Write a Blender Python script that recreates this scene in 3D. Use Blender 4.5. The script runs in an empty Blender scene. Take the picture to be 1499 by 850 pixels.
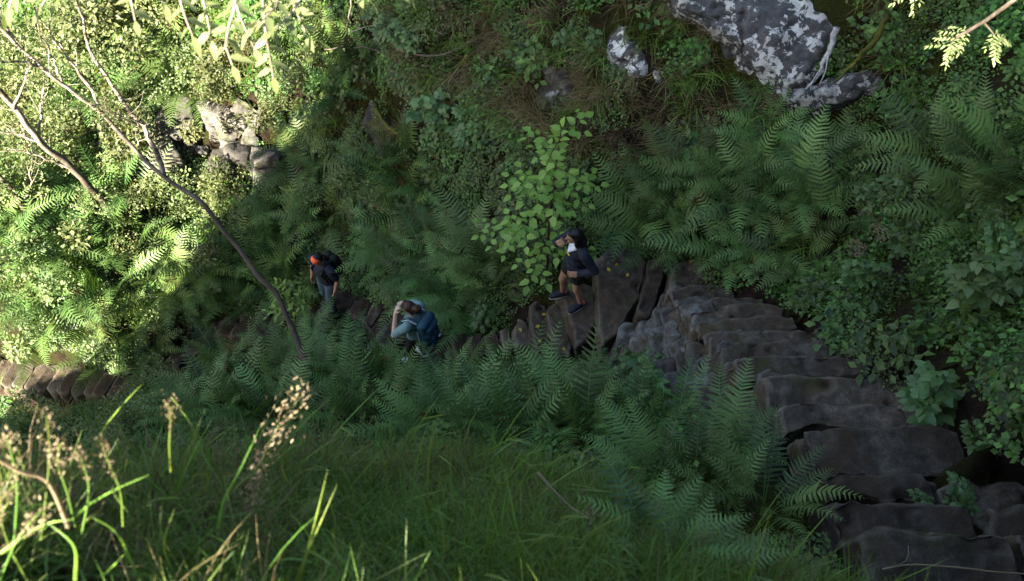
import bpy, bmesh, math, random
import numpy as np
from mathutils import Vector, Matrix, Euler

rng = np.random.default_rng(7)
random.seed(7)
R = math.radians
scene = bpy.context.scene
COL = scene.collection

# ------------------------------------------------------------------ camera
FPX, CX, CY, PITCH = 1607.0, 749.5, 425.0, R(60)
cam_d = bpy.data.cameras.new('camera')
cam = bpy.data.objects.new('camera', cam_d); COL.objects.link(cam)
cam.location = (0, 0, 0); cam.rotation_euler = (R(90) - PITCH, 0, 0)
cam_d.sensor_fit = 'HORIZONTAL'; cam_d.sensor_width = 36; cam_d.lens = 36 * FPX / 1499
cam_d.clip_end = 500; cam_d.clip_start = 0.05
cam_d.dof.use_dof = True; cam_d.dof.focus_distance = 12.0; cam_d.dof.aperture_fstop = 4.8
scene.camera = cam
SP, CP = math.sin(PITCH), math.cos(PITCH)

def ray(px, py):
    xc, yc = (px - CX) / FPX, -(py - CY) / FPX
    d = np.array([xc, yc * SP + CP, yc * CP - SP])
    return d
def P(px, py, D):
    d = ray(px, py); return d / np.linalg.norm(d) * D
def PZ(px, py, z):
    d = ray(px, py); return d * (z / d[2])
def zmap(z):
    return -11.22 + (z + 10.5) * .765 if z < -10.5 else z * (1.04 + .029 * min(max((-z - 6.4) / 4.1, 0), 1))
def DM(D): return D if D < 13 else 13 + (D - 13) * .72
def proj(p):
    p = np.asarray(p, float)
    dep = p[..., 1] * CP - p[..., 2] * SP
    up = p[..., 1] * SP + p[..., 2] * CP
    dep = np.where(dep < 0.05, 0.05, dep)
    return CX + FPX * p[..., 0] / dep, CY - FPX * up / dep, dep

# ------------------------------------------------------------------ noise
def _hash(ix, iy, iz, seed):
    h = (ix.astype(np.int64) * 374761393 + iy.astype(np.int64) * 668265263 + iz.astype(np.int64) * 2147483647 + seed * 974711) & 0xffffffff
    h = ((h ^ (h >> 13)) * 1274126177) & 0xffffffff
    h = ((h ^ (h >> 15)) * 2246822519) & 0xffffffff
    return ((h ^ (h >> 16)) & 0xffffff) / float(0xffffff) * 2 - 1
def vnoise(p, seed=0):
    i = np.floor(p).astype(np.int64); f = p - i
    f = f * f * (3 - 2 * f); o = 0
    for dx in (0, 1):
        for dy in (0, 1):
            for dz in (0, 1):
                w = (f[:, 0] if dx else 1 - f[:, 0]) * (f[:, 1] if dy else 1 - f[:, 1]) * (f[:, 2] if dz else 1 - f[:, 2])
                o = o + w * _hash(i[:, 0] + dx, i[:, 1] + dy, i[:, 2] + dz, seed)
    return o
def fbm(p, scale=1.0, octs=3, seed=0):
    p = np.asarray(p, float)
    if p.shape[1] == 2: p = np.c_[p, np.zeros(len(p))]
    o = np.zeros(len(p)); a = 1.0; s = scale
    for k in range(octs):
        o += a * vnoise(p * s + k * 17.3, seed + k); a *= 0.5; s *= 2.03
    return o

# ------------------------------------------------------------------ mesh helpers
def nrm(v):
    return v / np.maximum(np.linalg.norm(v, axis=-1, keepdims=True), 1e-9)
class G:
    """collects numpy geometry that becomes ONE mesh"""
    def __init__(self): self.v = []; self.q = []; self.t = []; self.a = []; self.n = 0
    def add(self, v, q=None, t=None, tint=0.5):
        v = np.asarray(v, float).reshape(-1, 3)
        if q is not None and len(q): self.q.append(np.asarray(q, np.int64).reshape(-1, 4) + self.n)
        if t is not None and len(t): self.t.append(np.asarray(t, np.int64).reshape(-1, 3) + self.n)
        self.v.append(v); self.a.append(np.broadcast_to(np.asarray(tint, float), (len(v),)).copy()); self.n += len(v)
    def mesh(self, name, mat, smooth=True):
        v = np.concatenate(self.v); a = np.concatenate(self.a)
        q = np.concatenate(self.q) if self.q else np.zeros((0, 4), np.int64)
        t = np.concatenate(self.t) if self.t else np.zeros((0, 3), np.int64)
        return raw_mesh(name, v, q, t, mat, a, smooth)
def raw_mesh(name, v, q, t, mat, tint=None, smooth=True):
    m = bpy.data.meshes.new(name)
    nl = len(q) * 4 + len(t) * 3; nf = len(q) + len(t)
    m.vertices.add(len(v)); m.vertices.foreach_set('co', np.ascontiguousarray(v, np.float32).ravel())
    m.loops.add(nl); m.polygons.add(nf)
    m.loops.foreach_set('vertex_index', np.concatenate([np.asarray(q).ravel(), np.asarray(t).ravel()]).astype(np.int32))
    st = np.concatenate([np.arange(len(q)) * 4, len(q) * 4 + np.arange(len(t)) * 3]).astype(np.int32)
    m.polygons.foreach_set('loop_start', st)
    m.polygons.foreach_set('use_smooth', np.full(nf, smooth, bool))
    m.update(calc_edges=True); m.validate()
    if tint is not None:
        at = m.attributes.new('tint', 'FLOAT', 'POINT'); at.data.foreach_set('value', np.asarray(tint, np.float32))
    if mat: m.materials.append(mat)
    return m
def ob(name, mesh, parent=None, loc=None):
    o = bpy.data.objects.new(name, mesh); COL.objects.link(o)
    if parent: o.parent = parent
    if loc is not None: o.location = loc
    return o
def tag(o, label=None, cat=None, group=None, kind=None):
    if label: o['label'] = label
    if cat: o['category'] = cat
    if group: o['group'] = group
    if kind: o['kind'] = kind
    return o
def empty(name, loc):
    o = bpy.data.objects.new(name, None); COL.objects.link(o); o.location = loc; o.empty_display_size = 0.1
    return o

def leafset(g, O, Dv, N, L, W, fold=0.15, curl=0.2, tint=0.5, rings=2):
    O = np.asarray(O, float).reshape(-1, 3); n = len(O)
    Dv = nrm(np.broadcast_to(Dv, (n, 3))); N = np.broadcast_to(N, (n, 3))
    S = nrm(np.cross(Dv, N)); N = nrm(np.cross(S, Dv))
    L = np.broadcast_to(L, (n,))[:, None]; W = np.broadcast_to(W, (n,))[:, None] * 0.5
    tint = np.broadcast_to(tint, (n,)); curl = np.broadcast_to(curl, (n,))[:, None]
    def pos(t, s):
        return O + Dv * L * t - N * (L * curl * t * t) + S * W * s + N * W * fold * abs(s)
    b = np.arange(n)[:, None]
    if rings == 2:
        V = np.stack([pos(0, 0), pos(.3, -1), pos(.3, 0), pos(.3, 1), pos(.68, -.72), pos(.68, 0), pos(.68, .72), pos(1, 0)], 1)
        b = b * 8
        q = np.concatenate([b + [1, 2, 5, 4], b + [2, 3, 6, 5]]); t = np.concatenate([b + [0, 2, 1], b + [0, 3, 2], b + [7, 4, 5], b + [7, 5, 6]])
        g.add(V, q, t, np.repeat(tint, 8))
    elif rings == 1:
        V = np.stack([pos(0, 0), pos(.45, -1), pos(.5, 0), pos(.45, 1), pos(1, 0)], 1); b = b * 5
        g.add(V, np.concatenate([b + [0, 2, 4, 1], b + [0, 3, 4, 2]]), None, np.repeat(tint, 5))
    else:
        V = np.stack([pos(0, 0), pos(.4, -1), pos(1, 0), pos(.4, 1)], 1); b = b * 4
        g.add(V, b + [0, 3, 2, 1], None, np.repeat(tint, 4))
def tube(g, pts, rad, sides=7, tint=0.5, cap=True):
    pts = np.asarray(pts, float); n = len(pts); rad = np.broadcast_to(rad, (n,))
    T = nrm(np.gradient(pts, axis=0)); up = np.array([0.31, 0.17, 0.93])
    if abs(T[0] @ up) > .9: up = np.array([1., .2, .1])
    A = nrm(np.cross(T, up)); B = np.cross(T, A)
    an = np.linspace(0, 2 * np.pi, sides, endpoint=False)
    V = pts[:, None] + rad[:, None, None] * (np.cos(an)[None, :, None] * A[:, None] + np.sin(an)[None, :, None] * B[:, None])
    V = V.reshape(-1, 3)
    if np.ndim(tint): tint = np.r_[np.repeat(tint, sides), *([[tint[0], tint[-1]]] if cap else [])]
    i = np.arange(n - 1)[:, None] * sides; j = np.arange(sides)[None]; j2 = (j + 1) % sides
    q = np.stack([i + j, i + j2, i + sides + j2, i + sides + j], -1).reshape(-1, 4)
    t = None
    if cap:
        V = np.concatenate([V, pts[:1], pts[-1:]]); k = n * sides
        jj = np.arange(sides); j2 = (jj + 1) % sides
        t = np.concatenate([np.stack([np.full(sides, k), j2, jj], 1), np.stack([np.full(sides, k + 1), (n - 1) * sides + jj, (n - 1) * sides + j2], 1)])
    g.add(V, q, t, tint)
def smoothpath(pts, n):
    pts = np.asarray(pts, float); d = np.r_[0, np.cumsum(np.linalg.norm(np.diff(pts, axis=0), axis=1))]
    m = len(pts); p = np.vstack([2 * pts[0] - pts[1], pts, 2 * pts[-1] - pts[-2]])
    out = []
    for s in np.linspace(0, d[-1], n):
        k = min(max(np.searchsorted(d, s, 'right') - 1, 0), m - 2); u = (s - d[k]) / max(d[k + 1] - d[k], 1e-9)
        a, b, c, e = p[k], p[k + 1], p[k + 2], p[k + 3]
        out.append(.5 * ((2 * b) + (-a + c) * u + (2 * a - 5 * b + 4 * c - e) * u * u + (-a + 3 * b - 3 * c + e) * u ** 3))
    return np.array(out)
def blades(g, O, az, L, w, lean, bend, tint, seg=4):
    """grass blades: arching tapered strips"""
    n = len(O); dirh = np.stack([np.cos(az), np.sin(az), 0 * az], 1); side = np.stack([-np.sin(az), np.cos(az), 0 * az], 1)
    ang = lean.copy(); p = O.copy(); rows = []
    for k in range(seg + 1):
        ww = w * (1 - (k / seg) ** 1.6) * .5 + 1e-4
        rows += [p - side * ww[:, None], p + side * ww[:, None]]
        p = p + (np.sin(ang)[:, None] * dirh + np.cos(ang)[:, None] * np.array([0, 0, 1.])) * (L / seg)[:, None]
        ang = ang + bend / seg
    tint = np.clip(np.repeat(tint[:, None], 2 * (seg + 1), 1) + np.repeat(np.linspace(-.3, .3, seg + 1), 2)[None], 0, 1).ravel()
    V = np.stack(rows, 1); m = 2 * (seg + 1); b = np.arange(n)[:, None] * m
    q = np.concatenate([b + [2 * k, 2 * k + 1, 2 * k + 3, 2 * k + 2] for k in range(seg)])
    g.add(V, q, None, tint)

def remesh(v, faces, voxel, smooth=2):
    """one closed continuous surface from overlapping closed shapes -> (verts, quads, tris)"""
    m = bpy.data.meshes.new('tmp'); m.from_pydata([tuple(x) for x in v], [], [tuple(int(i) for i in f) for f in faces]); m.update()
    o = bpy.data.objects.new('tmp', m); COL.objects.link(o)
    md = o.modifiers.new('r', 'REMESH'); md.mode = 'VOXEL'; md.voxel_size = voxel; md.adaptivity = 0
    if smooth:
        s = o.modifiers.new('s', 'SMOOTH'); s.iterations = smooth; s.factor = .5
    dg = bpy.context.evaluated_depsgraph_get()
    e = bpy.data.meshes.new_from_object(o.evaluated_get(dg))
    bpy.data.objects.remove(o); bpy.data.meshes.remove(m)
    V = np.empty(len(e.vertices) * 3); e.vertices.foreach_get('co', V); V = V.reshape(-1, 3)
    tot = np.empty(len(e.polygons), int); e.polygons.foreach_get('loop_total', tot)
    st = np.empty(len(e.polygons), int); e.polygons.foreach_get('loop_start', st)
    li = np.empty(len(e.loops), int); e.loops.foreach_get('vertex_index', li)
    q = li[st[tot == 4][:, None] + np.arange(4)]; t = li[st[tot == 3][:, None] + np.arange(3)]
    N = np.empty(len(e.vertices) * 3); e.vertices.foreach_get('normal', N)
    bpy.data.meshes.remove(e)
    return V, q, t, N.reshape(-1, 3)

# ------------------------------------------------------------------ materials
class NT:
    def __init__(self, name):
        self.m = bpy.data.materials.new(name); self.m.use_nodes = True; self.t = self.m.node_tree; self.t.nodes.clear()
    def n(self, typ, inp=None, **kw):
        x = self.t.nodes.new(typ)
        for k, v in kw.items(): setattr(x, k, v)
        for k, v in (inp or {}).items():
            if isinstance(v, bpy.types.NodeSocket): self.t.links.new(v, x.inputs[k])
            else: x.inputs[k].default_value = v
        return x
    def ramp(self, fac, stops, interp='LINEAR'):
        r = self.n('ShaderNodeValToRGB', {'Fac': fac}); e = r.color_ramp.elements; r.color_ramp.interpolation = interp
        e[0].position, e[0].color = stops[0][0], (*stops[0][1], 1); e[1].position, e[1].color = stops[-1][0], (*stops[-1][1], 1)
        for p, c in stops[1:-1]: k = e.new(p); k.color = (*c, 1)
        return r.outputs[0]
    def mix(self, f, a, b, blend='MIX'):
        x = self.n('ShaderNodeMix', data_type='RGBA', blend_type=blend)
        for s, v in ((x.inputs[0], f), (x.inputs[6], a), (x.inputs[7], b)):
            if isinstance(v, bpy.types.NodeSocket): self.t.links.new(v, s)
            elif isinstance(v, (tuple, list)): s.default_value = (*v, 1) if len(v) == 3 else v
            else: s.default_value = v
        return x.outputs[2]
    def noise(self, vec, scale, detail=4, rough=.55, dist=0):
        return self.n('ShaderNodeTexNoise', {'Vector': vec, 'Scale': scale, 'Detail': detail, 'Roughness': rough, 'Distortion': dist}).outputs[0]
    def out(self, sh): self.n('ShaderNodeOutputMaterial', {'Surface': sh}); return self.m

def leaf_mat(name, c0, c1, trans=.35, rough=.5, spec=.35, hue=.03, val=.35, dead=None):
    T = NT(name)
    at = T.n('ShaderNodeAttribute', attribute_name='tint'); oi = T.n('ShaderNodeObjectInfo')
    col = T.ramp(at.outputs['Fac'], [(0, c0), (1, c1)])
    geo = T.n('ShaderNodeNewGeometry')
    big = T.noise(geo.outputs['Position'], .9, 2)
    h = T.n('ShaderNodeMapRange', {'Value': oi.outputs['Random'], 'To Min': .5 - hue, 'To Max': .5 + hue})
    v0 = T.n('ShaderNodeMath', {0: big, 1: oi.outputs['Random']}, operation='ADD')
    v = T.n('ShaderNodeMapRange', {'Value': v0.outputs[0], 'From Min': .3, 'From Max': 1.5, 'To Min': 1 - val, 'To Max': 1 + val})
    hs = T.n('ShaderNodeHueSaturation', {'Hue': h.outputs[0], 'Value': v.outputs[0], 'Saturation': 1.0, 'Color': col})
    col = hs.outputs[0]
    if dead:
        f = T.n('ShaderNodeMapRange', {'Value': T.noise(geo.outputs['Position'], 3.1, 2), 'From Min': .68, 'From Max': .74})
        col = T.mix(f.outputs[0], col, dead)
    p = T.n('ShaderNodeBsdfPrincipled', {'Base Color': col, 'Roughness': rough, 'Specular IOR Level': spec})
    tc = T.mix(1.0, col, (1.18, 1.12, .62), 'MULTIPLY')
    tr = T.n('ShaderNodeBsdfTranslucent', {'Color': tc})
    return T.out(T.n('ShaderNodeMixShader', {0: trans, 1: p.outputs[0], 2: tr.outputs[0]}).outputs[0])

def plain(name, col, rough=.7, noise_amt=.25, nscale=40, bump=.0, spec=.3):
    T = NT(name); tc = T.n('ShaderNodeTexCoord').outputs['Object']
    nz = T.noise(tc, nscale, 4)
    c = T.mix(nz, tuple(x * (1 - noise_amt) for x in col), tuple(min(1, x * (1 + noise_amt)) for x in col))
    i = {'Base Color': c, 'Roughness': rough, 'Specular IOR Level': spec}
    if bump: i['Normal'] = T.n('ShaderNodeBump', {'Height': nz, 'Strength': bump, 'Distance': .01}).outputs[0]
    return T.out(T.n('ShaderNodeBsdfPrincipled', i).outputs[0])

def ground_mat():
    T = NT('forest_soil'); p = T.n('ShaderNodeNewGeometry').outputs['Position']
    n1 = T.noise(p, 1.1, 5, .6); n2 = T.noise(p, 9, 5, .65); n3 = T.noise(p, 45, 4, .7)
    soil = T.ramp(n2, [(.3, (.010, .007, .005)), (.6, (.026, .018, .012)), (.75, (.06, .042, .025))])
    moss = T.ramp(n3, [(.3, (.010, .014, .003)), (.7, (.038, .044, .009))])
    f = T.n('ShaderNodeMapRange', {'Value': n1, 'From Min': .44, 'From Max': .56})
    c = T.mix(f.outputs[0], soil, moss)
    hgt = T.n('ShaderNodeMath', {0: n2, 1: n3}, operation='ADD').outputs[0]
    bp = T.n('ShaderNodeBump', {'Height': hgt, 'Strength': .9, 'Distance': .06})
    return T.out(T.n('ShaderNodeBsdfPrincipled', {'Base Color': c, 'Roughness': .95, 'Specular IOR Level': .1, 'Normal': bp.outputs[0]}).outputs[0])

def stone_mat(name, dark, mid, light, lichen=None, lich_lo=.56, lich_hi=.62, lich_scale=4, rust=None, moss=None, bump=.6):
    T = NT(name); tc = T.n('ShaderNodeTexCoord').outputs['Object']; oi = T.n('ShaderNodeObjectInfo')
    g = T.n('ShaderNodeNewGeometry'); p = g.outputs['Position']
    n1 = T.noise(p, 2.2, 5, .6, .4); n2 = T.noise(p, 14, 6, .68); n3 = T.noise(p, 70, 5, .7)
    mx = T.n('ShaderNodeMath', {0: n1, 1: n2}, operation='ADD'); mx = T.n('ShaderNodeMath', {0: mx.outputs[0], 1: .5}, operation='MULTIPLY').outputs[0]
    c = T.ramp(mx, [(.34, dark), (.5, mid), (.66, light)])
    if rust:
        f = T.n('ShaderNodeMapRange', {'Value': T.noise(p, 1.7, 4, .6, .8), 'From Min': .42, 'From Max': .62, 'To Max': .8})
        c = T.mix(f.outputs[0], c, rust)
    c = T.mix(.5, c, T.ramp(n3, [(.3, (.35, .35, .35)), (.7, (1.5, 1.5, 1.5))]), 'MULTIPLY')
    if lichen:
        a = T.noise(p, lich_scale, 8, .68, .3); b = T.noise(p, lich_scale * .28, 3, .5)
        s = T.n('ShaderNodeMath', {0: a, 1: T.n('ShaderNodeMath', {0: b, 1: .55}, operation='MULTIPLY').outputs[0]}, operation='ADD').outputs[0]
        f = T.n('ShaderNodeMapRange', {'Value': s, 'From Min': lich_lo + .27, 'From Max': lich_hi + .27})
        lc = T.mix(n2, tuple(x * .55 for x in lichen), lichen)
        c = T.mix(f.outputs[0], c, lc)
    if moss:
        f = T.n('ShaderNodeMapRange', {'Value': T.noise(p, 2.9, 5, .62), 'From Min': .56, 'From Max': .66, 'To Max': .85})
        c = T.mix(f.outputs[0], c, moss)
    wear = T.n('ShaderNodeMapRange', {'Value': g.outputs['Pointiness'], 'From Min': .505, 'From Max': .57, 'To Max': .7})
    c = T.mix(wear.outputs[0], c, light)
    dirt = T.n('ShaderNodeMapRange', {'Value': g.outputs['Pointiness'], 'From Min': .485, 'From Max': .43, 'To Max': .95})
    c = T.mix(dirt.outputs[0], c, (.02, .015, .011))
    hs = T.n('ShaderNodeHueSaturation', {'Value': T.n('ShaderNodeMapRange', {'Value': oi.outputs['Random'], 'To Min': .6, 'To Max': 1.25}).outputs[0], 'Color': c})
    hgt = T.n('ShaderNodeMath', {0: n2, 1: T.n('ShaderNodeMath', {0: n3, 1: .4}, operation='MULTIPLY').outputs[0]}, operation='ADD').outputs[0]
    bp = T.n('ShaderNodeBump', {'Height': hgt, 'Strength': bump, 'Distance': .035})
    return T.out(T.n('ShaderNodeBsdfPrincipled', {'Base Color': hs.outputs[0], 'Roughness': .85, 'Specular IOR Level': .12, 'Normal': bp.outputs[0]}).outputs[0])

def bark_mat(name, dark, light, scale=18):
    T = NT(name); tc = T.n('ShaderNodeNewGeometry').outputs['Position']
    n = T.noise(tc, scale, 6, .7, .5); n2 = T.noise(tc, 3, 3)
    s = T.n('ShaderNodeMath', {0: n, 1: n2}, operation='ADD').outputs[0]
    c = T.ramp(T.n('ShaderNodeMath', {0: s, 1: .5}, operation='MULTIPLY').outputs[0], [(.38, dark), (.6, light)])
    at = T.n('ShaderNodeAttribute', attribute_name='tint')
    trunk_shade = T.n('ShaderNodeMapRange', {'Value': at.outputs['Fac'], 'From Min': .0, 'From Max': .5, 'To Min': .85, 'To Max': 0.})  # low tint darkens the bark: shade painted on lower trunks
    c = T.mix(trunk_shade.outputs[0], c, dark)
    bp = T.n('ShaderNodeBump', {'Height': n, 'Strength': .6, 'Distance': .01})
    return T.out(T.n('ShaderNodeBsdfPrincipled', {'Base Color': c, 'Roughness': .85, 'Specular IOR Level': .2, 'Normal': bp.outputs[0]}).outputs[0])

M_ground = ground_mat()
M_step = stone_mat('step_stone', (.024, .020, .0155), (.056, .048, .038), (.135, .12, .099), rust=(.062, .043, .027), moss=(.04, .042, .014), lichen=(.15, .155, .14), lich_lo=.72, lich_hi=.86, lich_scale=9)
M_wallstone = stone_mat('wall_stone', (.03, .028, .025), (.085, .082, .075), (.19, .185, .17), lichen=(.3, .31, .29), lich_lo=.54, lich_hi=.64, rust=(.1, .075, .05), moss=(.05, .05, .02))
M_lichen = stone_mat('lichen_rock', (.03, .032, .034), (.06, .064, .068), (.12, .126, .132), lichen=(.62, .66, .66), lich_lo=.52, lich_hi=.56, lich_scale=10)
M_palerock = stone_mat('pale_rock', (.04, .038, .034), (.085, .08, .072), (.15, .143, .13), lichen=(.2, .2, .18), lich_lo=.58, lich_hi=.66, moss=(.08, .09, .03))
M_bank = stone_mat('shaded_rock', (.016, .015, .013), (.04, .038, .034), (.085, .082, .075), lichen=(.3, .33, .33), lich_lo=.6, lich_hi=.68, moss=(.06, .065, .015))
M_fern = leaf_mat('fern_frond', (.013, .036, .008), (.125, .22, .06), .22, .5, .35, .02, .35, dead=(.11, .065, .028))
M_herb = leaf_mat('herb_leaf', (.012, .032, .006), (.105, .2, .034), .35, .45, .4, .03, .45)
M_broad = leaf_mat('broad_leaf', (.04, .09, .025), (.13, .22, .07), .35, .42, .45, .02, .25)
M_sapling = leaf_mat('sapling_leaf', (.12, .25, .04), (.28, .43, .085), .4, .45, .4, .01, .15)
M_bush = leaf_mat('bush_leaf', (.05, .085, .025), (.18, .21, .09), .4, .5, .35, .03, .35)
M_grass = leaf_mat('grass_blade', (.02, .045, .006), (.15, .25, .04), .35, .45, .4, .03, .3)
M_dry = leaf_mat('dry_grass', (.07, .055, .025), (.22, .17, .085), .25, .7, .2, .02, .35)
M_moss = leaf_mat('moss', (.02, .028, .004), (.08, .09, .014), .2, .8, .1, .02, .35)
M_straw = leaf_mat('straw', (.13, .1, .06), (.3, .24, .15), .3, .6, .3, .01, .2)
M_willow = leaf_mat('willow_leaf', (.12, .17, .06), (.27, .32, .14), .45, .4, .45, .01, .15)
M_yellow = leaf_mat('yellow_leaf', (.35, .22, .03), (.5, .36, .06), .2, .6, .3, .02, .2)
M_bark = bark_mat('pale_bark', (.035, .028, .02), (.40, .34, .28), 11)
M_barkdk = bark_mat('dark_bark', (.03, .024, .018), (.12, .1, .08))
M_mossbark = bark_mat('mossy_bark', (.02, .024, .005), (.09, .095, .014))
M_white = bark_mat('bleached_wood', (.12, .12, .12), (.45, .47, .48), 22)
# ------------------------------------------------------------------ stone steps (tread outline in the photo, height of its top)
NEAR = [  # far (nose) edge left, right ; top z
    ((1256, 771), (1480, 769)), ((1206, 725), (1425, 731)), ((1200, 683), (1372, 692)), ((1174, 619), (1402, 623)),
    ((1138, 584), (1326, 587)), ((1112, 545), (1338, 548)), ((1072, 519), (1272, 515)), ((1050, 501), (1242, 492)),
    ((1034, 484), (1212, 477)), ((1020, 466), (1164, 457)), ((1004, 449), (1146, 441)), ((985, 437), (1118, 429)), ((978, 421), (1072, 411))]
NEAR_Z = [zmap(-6.4 - .268 * i) for i in range(13)]
NEAR_EXTRA = [((1436, 741), (1520, 741), 1), ((1366, 698), (1515, 702), 2), ((1312, 581), (1386, 585), 4), ((1484, 778), (1540, 778), 0)]
MID = [
    ([(975, 432), (985, 386), (1010, 374), (1048, 392), (1052, 408), (1000, 424)], -9.88),
    ([(931, 458), (948, 378), (969, 371), (973, 396), (963, 440), (950, 464)], -10.06),
    ([(871, 380), (890, 362), (932, 362), (948, 380), (938, 436), (902, 490), (882, 502), (876, 484)], -10.25),
    ([(818, 425), (826, 405), (850, 402), (873, 420), (874, 470), (862, 495), (843, 507), (838, 482)], -10.5),
    ([(797, 450), (812, 440), (827, 455), (839, 500), (833, 520), (815, 517), (805, 490)], -10.8),
    ([(774, 445), (785, 437), (799, 445), (807, 490), (805, 517), (782, 510), (776, 480)], -11.1),
    ([(749, 475), (758, 464), (773, 470), (779, 500), (776, 508), (755, 505)], -11.4),
    ([(731, 482), (745, 474), (753, 500), (750, 512), (737, 512)], -11.7),
    ([(707, 490), (728, 481), (736, 508), (730, 518), (715, 518)], -12.0),
    ([(683, 490), (706, 487), (713, 512), (708, 520), (690, 522)], -12.3),
    ([(658, 490), (684, 484), (691, 514), (686, 522), (665, 522)], -12.65),
    ([(630, 488), (658, 482), (665, 512), (660, 524), (638, 522)], -13.0),
    ([(592, 490), (632, 480), (641, 522), (628, 540), (598, 538)], -13.35),
    ([(545, 496), (583, 452), (602, 460), (597, 500), (562, 508)], -13.75),
    ([(538, 484), (565, 446), (583, 450), (550, 498)], -14.15),
    ([(528, 468), (546, 438), (565, 444), (542, 486)], -14.55),
    ([(508, 458), (524, 428), (547, 436), (531, 472)], -14.95),
    ([(468, 442), (490, 422), (524, 426), (510, 460), (480, 462)], -15.45),
    ([(420, 474), (440, 450), (471, 444), (474, 466), (442, 482)], -15.9),
]
LOW = [
    ([(384, 492), (400, 454), (421, 448), (417, 488)], -16.3),
    ([(359, 494), (378, 454), (401, 450), (390, 492)], -16.6),
    ([(334, 492), (352, 458), (378, 455), (364, 494)], -16.9),
    ([(313, 490), (330, 463), (354, 460), (340, 494)], -17.2),
    ([(294, 494), (312, 468), (332, 464), (320, 492)], -17.5),
    ([(262, 520), (284, 488), (310, 482), (296, 516)], -17.8),
    ([(228, 548), (250, 512), (276, 502), (262, 540)], -18.1),
]
FAR = []
for i in range(13):
    x = 208 - i * 17; y0 = 545 - max(0, 8 - abs(0)) * 0 - i * 1.9; jx = random.uniform(-3, 3)
    FAR.append(([(x - 22 + jx, y0 + 36), (x - 2 + jx, y0 + 4), (x + 13 + jx, y0), (x + 20 + jx, y0 + 6), (x - 2 + jx, y0 + 42), (x - 14 + jx, y0 + 44)], -18.35 - .17 * i))

STEP_POLYS = []   # (world xy polygon, top z)
STEP_SPECS = []   # (name list idx, verts top polygon Nx3, thickness, voxel)
def near_poly(a, b, z, depth):
    A, B = PZ(*a, z), PZ(*b, z); m = .5 * (A + B)
    mid = .35 * A + .65 * B
    dr = np.array([.10, -1, 0]); dr /= np.linalg.norm(dr)
    t = np.linspace(0, 1, 7)[:, None]
    top = A + (B - A) * t; wob = rng.normal(0, .018, 7); wob[[0, -1]] -= .05
    top[:, 1] += wob
    bot = top[::-1] + dr * depth + rng.normal(0, .02, (7, 3)) * [1, 1, 0]
    return np.vstack([top, bot])
steps = []
for i, (a, b) in enumerate(NEAR):
    run = .60 if i == 0 else max(.24, abs(PZ(*NEAR[i - 1][0], NEAR_Z[i - 1])[1] - PZ(*a, NEAR_Z[i])[1]) * [.8, 1.0, .72, .9, .66, 1.05, .78][i % 7])
    steps.append(('near', i, near_poly(a, b, NEAR_Z[i], run), .36, .022))
for a, b, i in NEAR_EXTRA:
    steps.append(('side', i, near_poly(a, b, NEAR_Z[i] - .03, .46), .33, .025))
for k, (poly, z) in enumerate((q, zmap(s)) for q, s in MID):
    steps.append(('mid', k, np.array([PZ(x, y, z) for x, y in poly]), .42, .03))
for k, (poly, z) in enumerate((q, zmap(s)) for q, s in LOW):
    steps.append(('low', k, np.array([PZ(x, y, z) for x, y in poly]), .45, .035))
for k, (poly, z) in enumerate((q, zmap(s)) for q, s in FAR):
    steps.append(('far', k, np.array([PZ(x, y, z) for x, y in poly]), .4, .04))

def in_poly(x, y, poly):
    inside = np.zeros(x.shape, bool); n = len(poly); j = n - 1
    for i in range(n):
        xi, yi, xj, yj = poly[i][0], poly[i][1], poly[j][0], poly[j][1]
        c = ((yi > y) != (yj > y)) & (x < (xj - xi) * (y - yi) / ((yj - yi) if abs(yj - yi) > 1e-12 else 1e-12) + xi)
        inside ^= c; j = i
    return inside
def grow(poly, d):
    c = poly[:, :2].mean(0); v = poly[:, :2] - c; l = np.linalg.norm(v, axis=1, keepdims=True)
    return c + v * (1 + d / np.maximum(l, .05))
GROWN = [(grow(s[2], .06), s[2][:, 2].mean()) for s in steps]
def on_step(x, y, extra=0.0):
    o = np.zeros(x.shape, bool)
    for s in steps: o |= in_poly(x, y, grow(s[2], .02 + extra))
    return o

def px_poly(poly, d):
    u, v, _ = proj(poly); return grow(np.stack([u, v, 0 * u], 1), d)
STEP_PX = [px_poly(s[2], {'low': 16, 'mid': 10}.get(s[0], 5)) for s in steps if s[0] != 'far'] + [[(972, 440), (1100, 530), (1112, 598), (1060, 605), (1000, 560)]]
def hides_step(p, hs):
    o = np.zeros(len(p), bool)
    for h in hs:
        u, v, _ = proj(np.asarray(p) + [0, 0, h])
        for q in STEP_PX: o |= in_poly(u, v, q)
    return o

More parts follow.
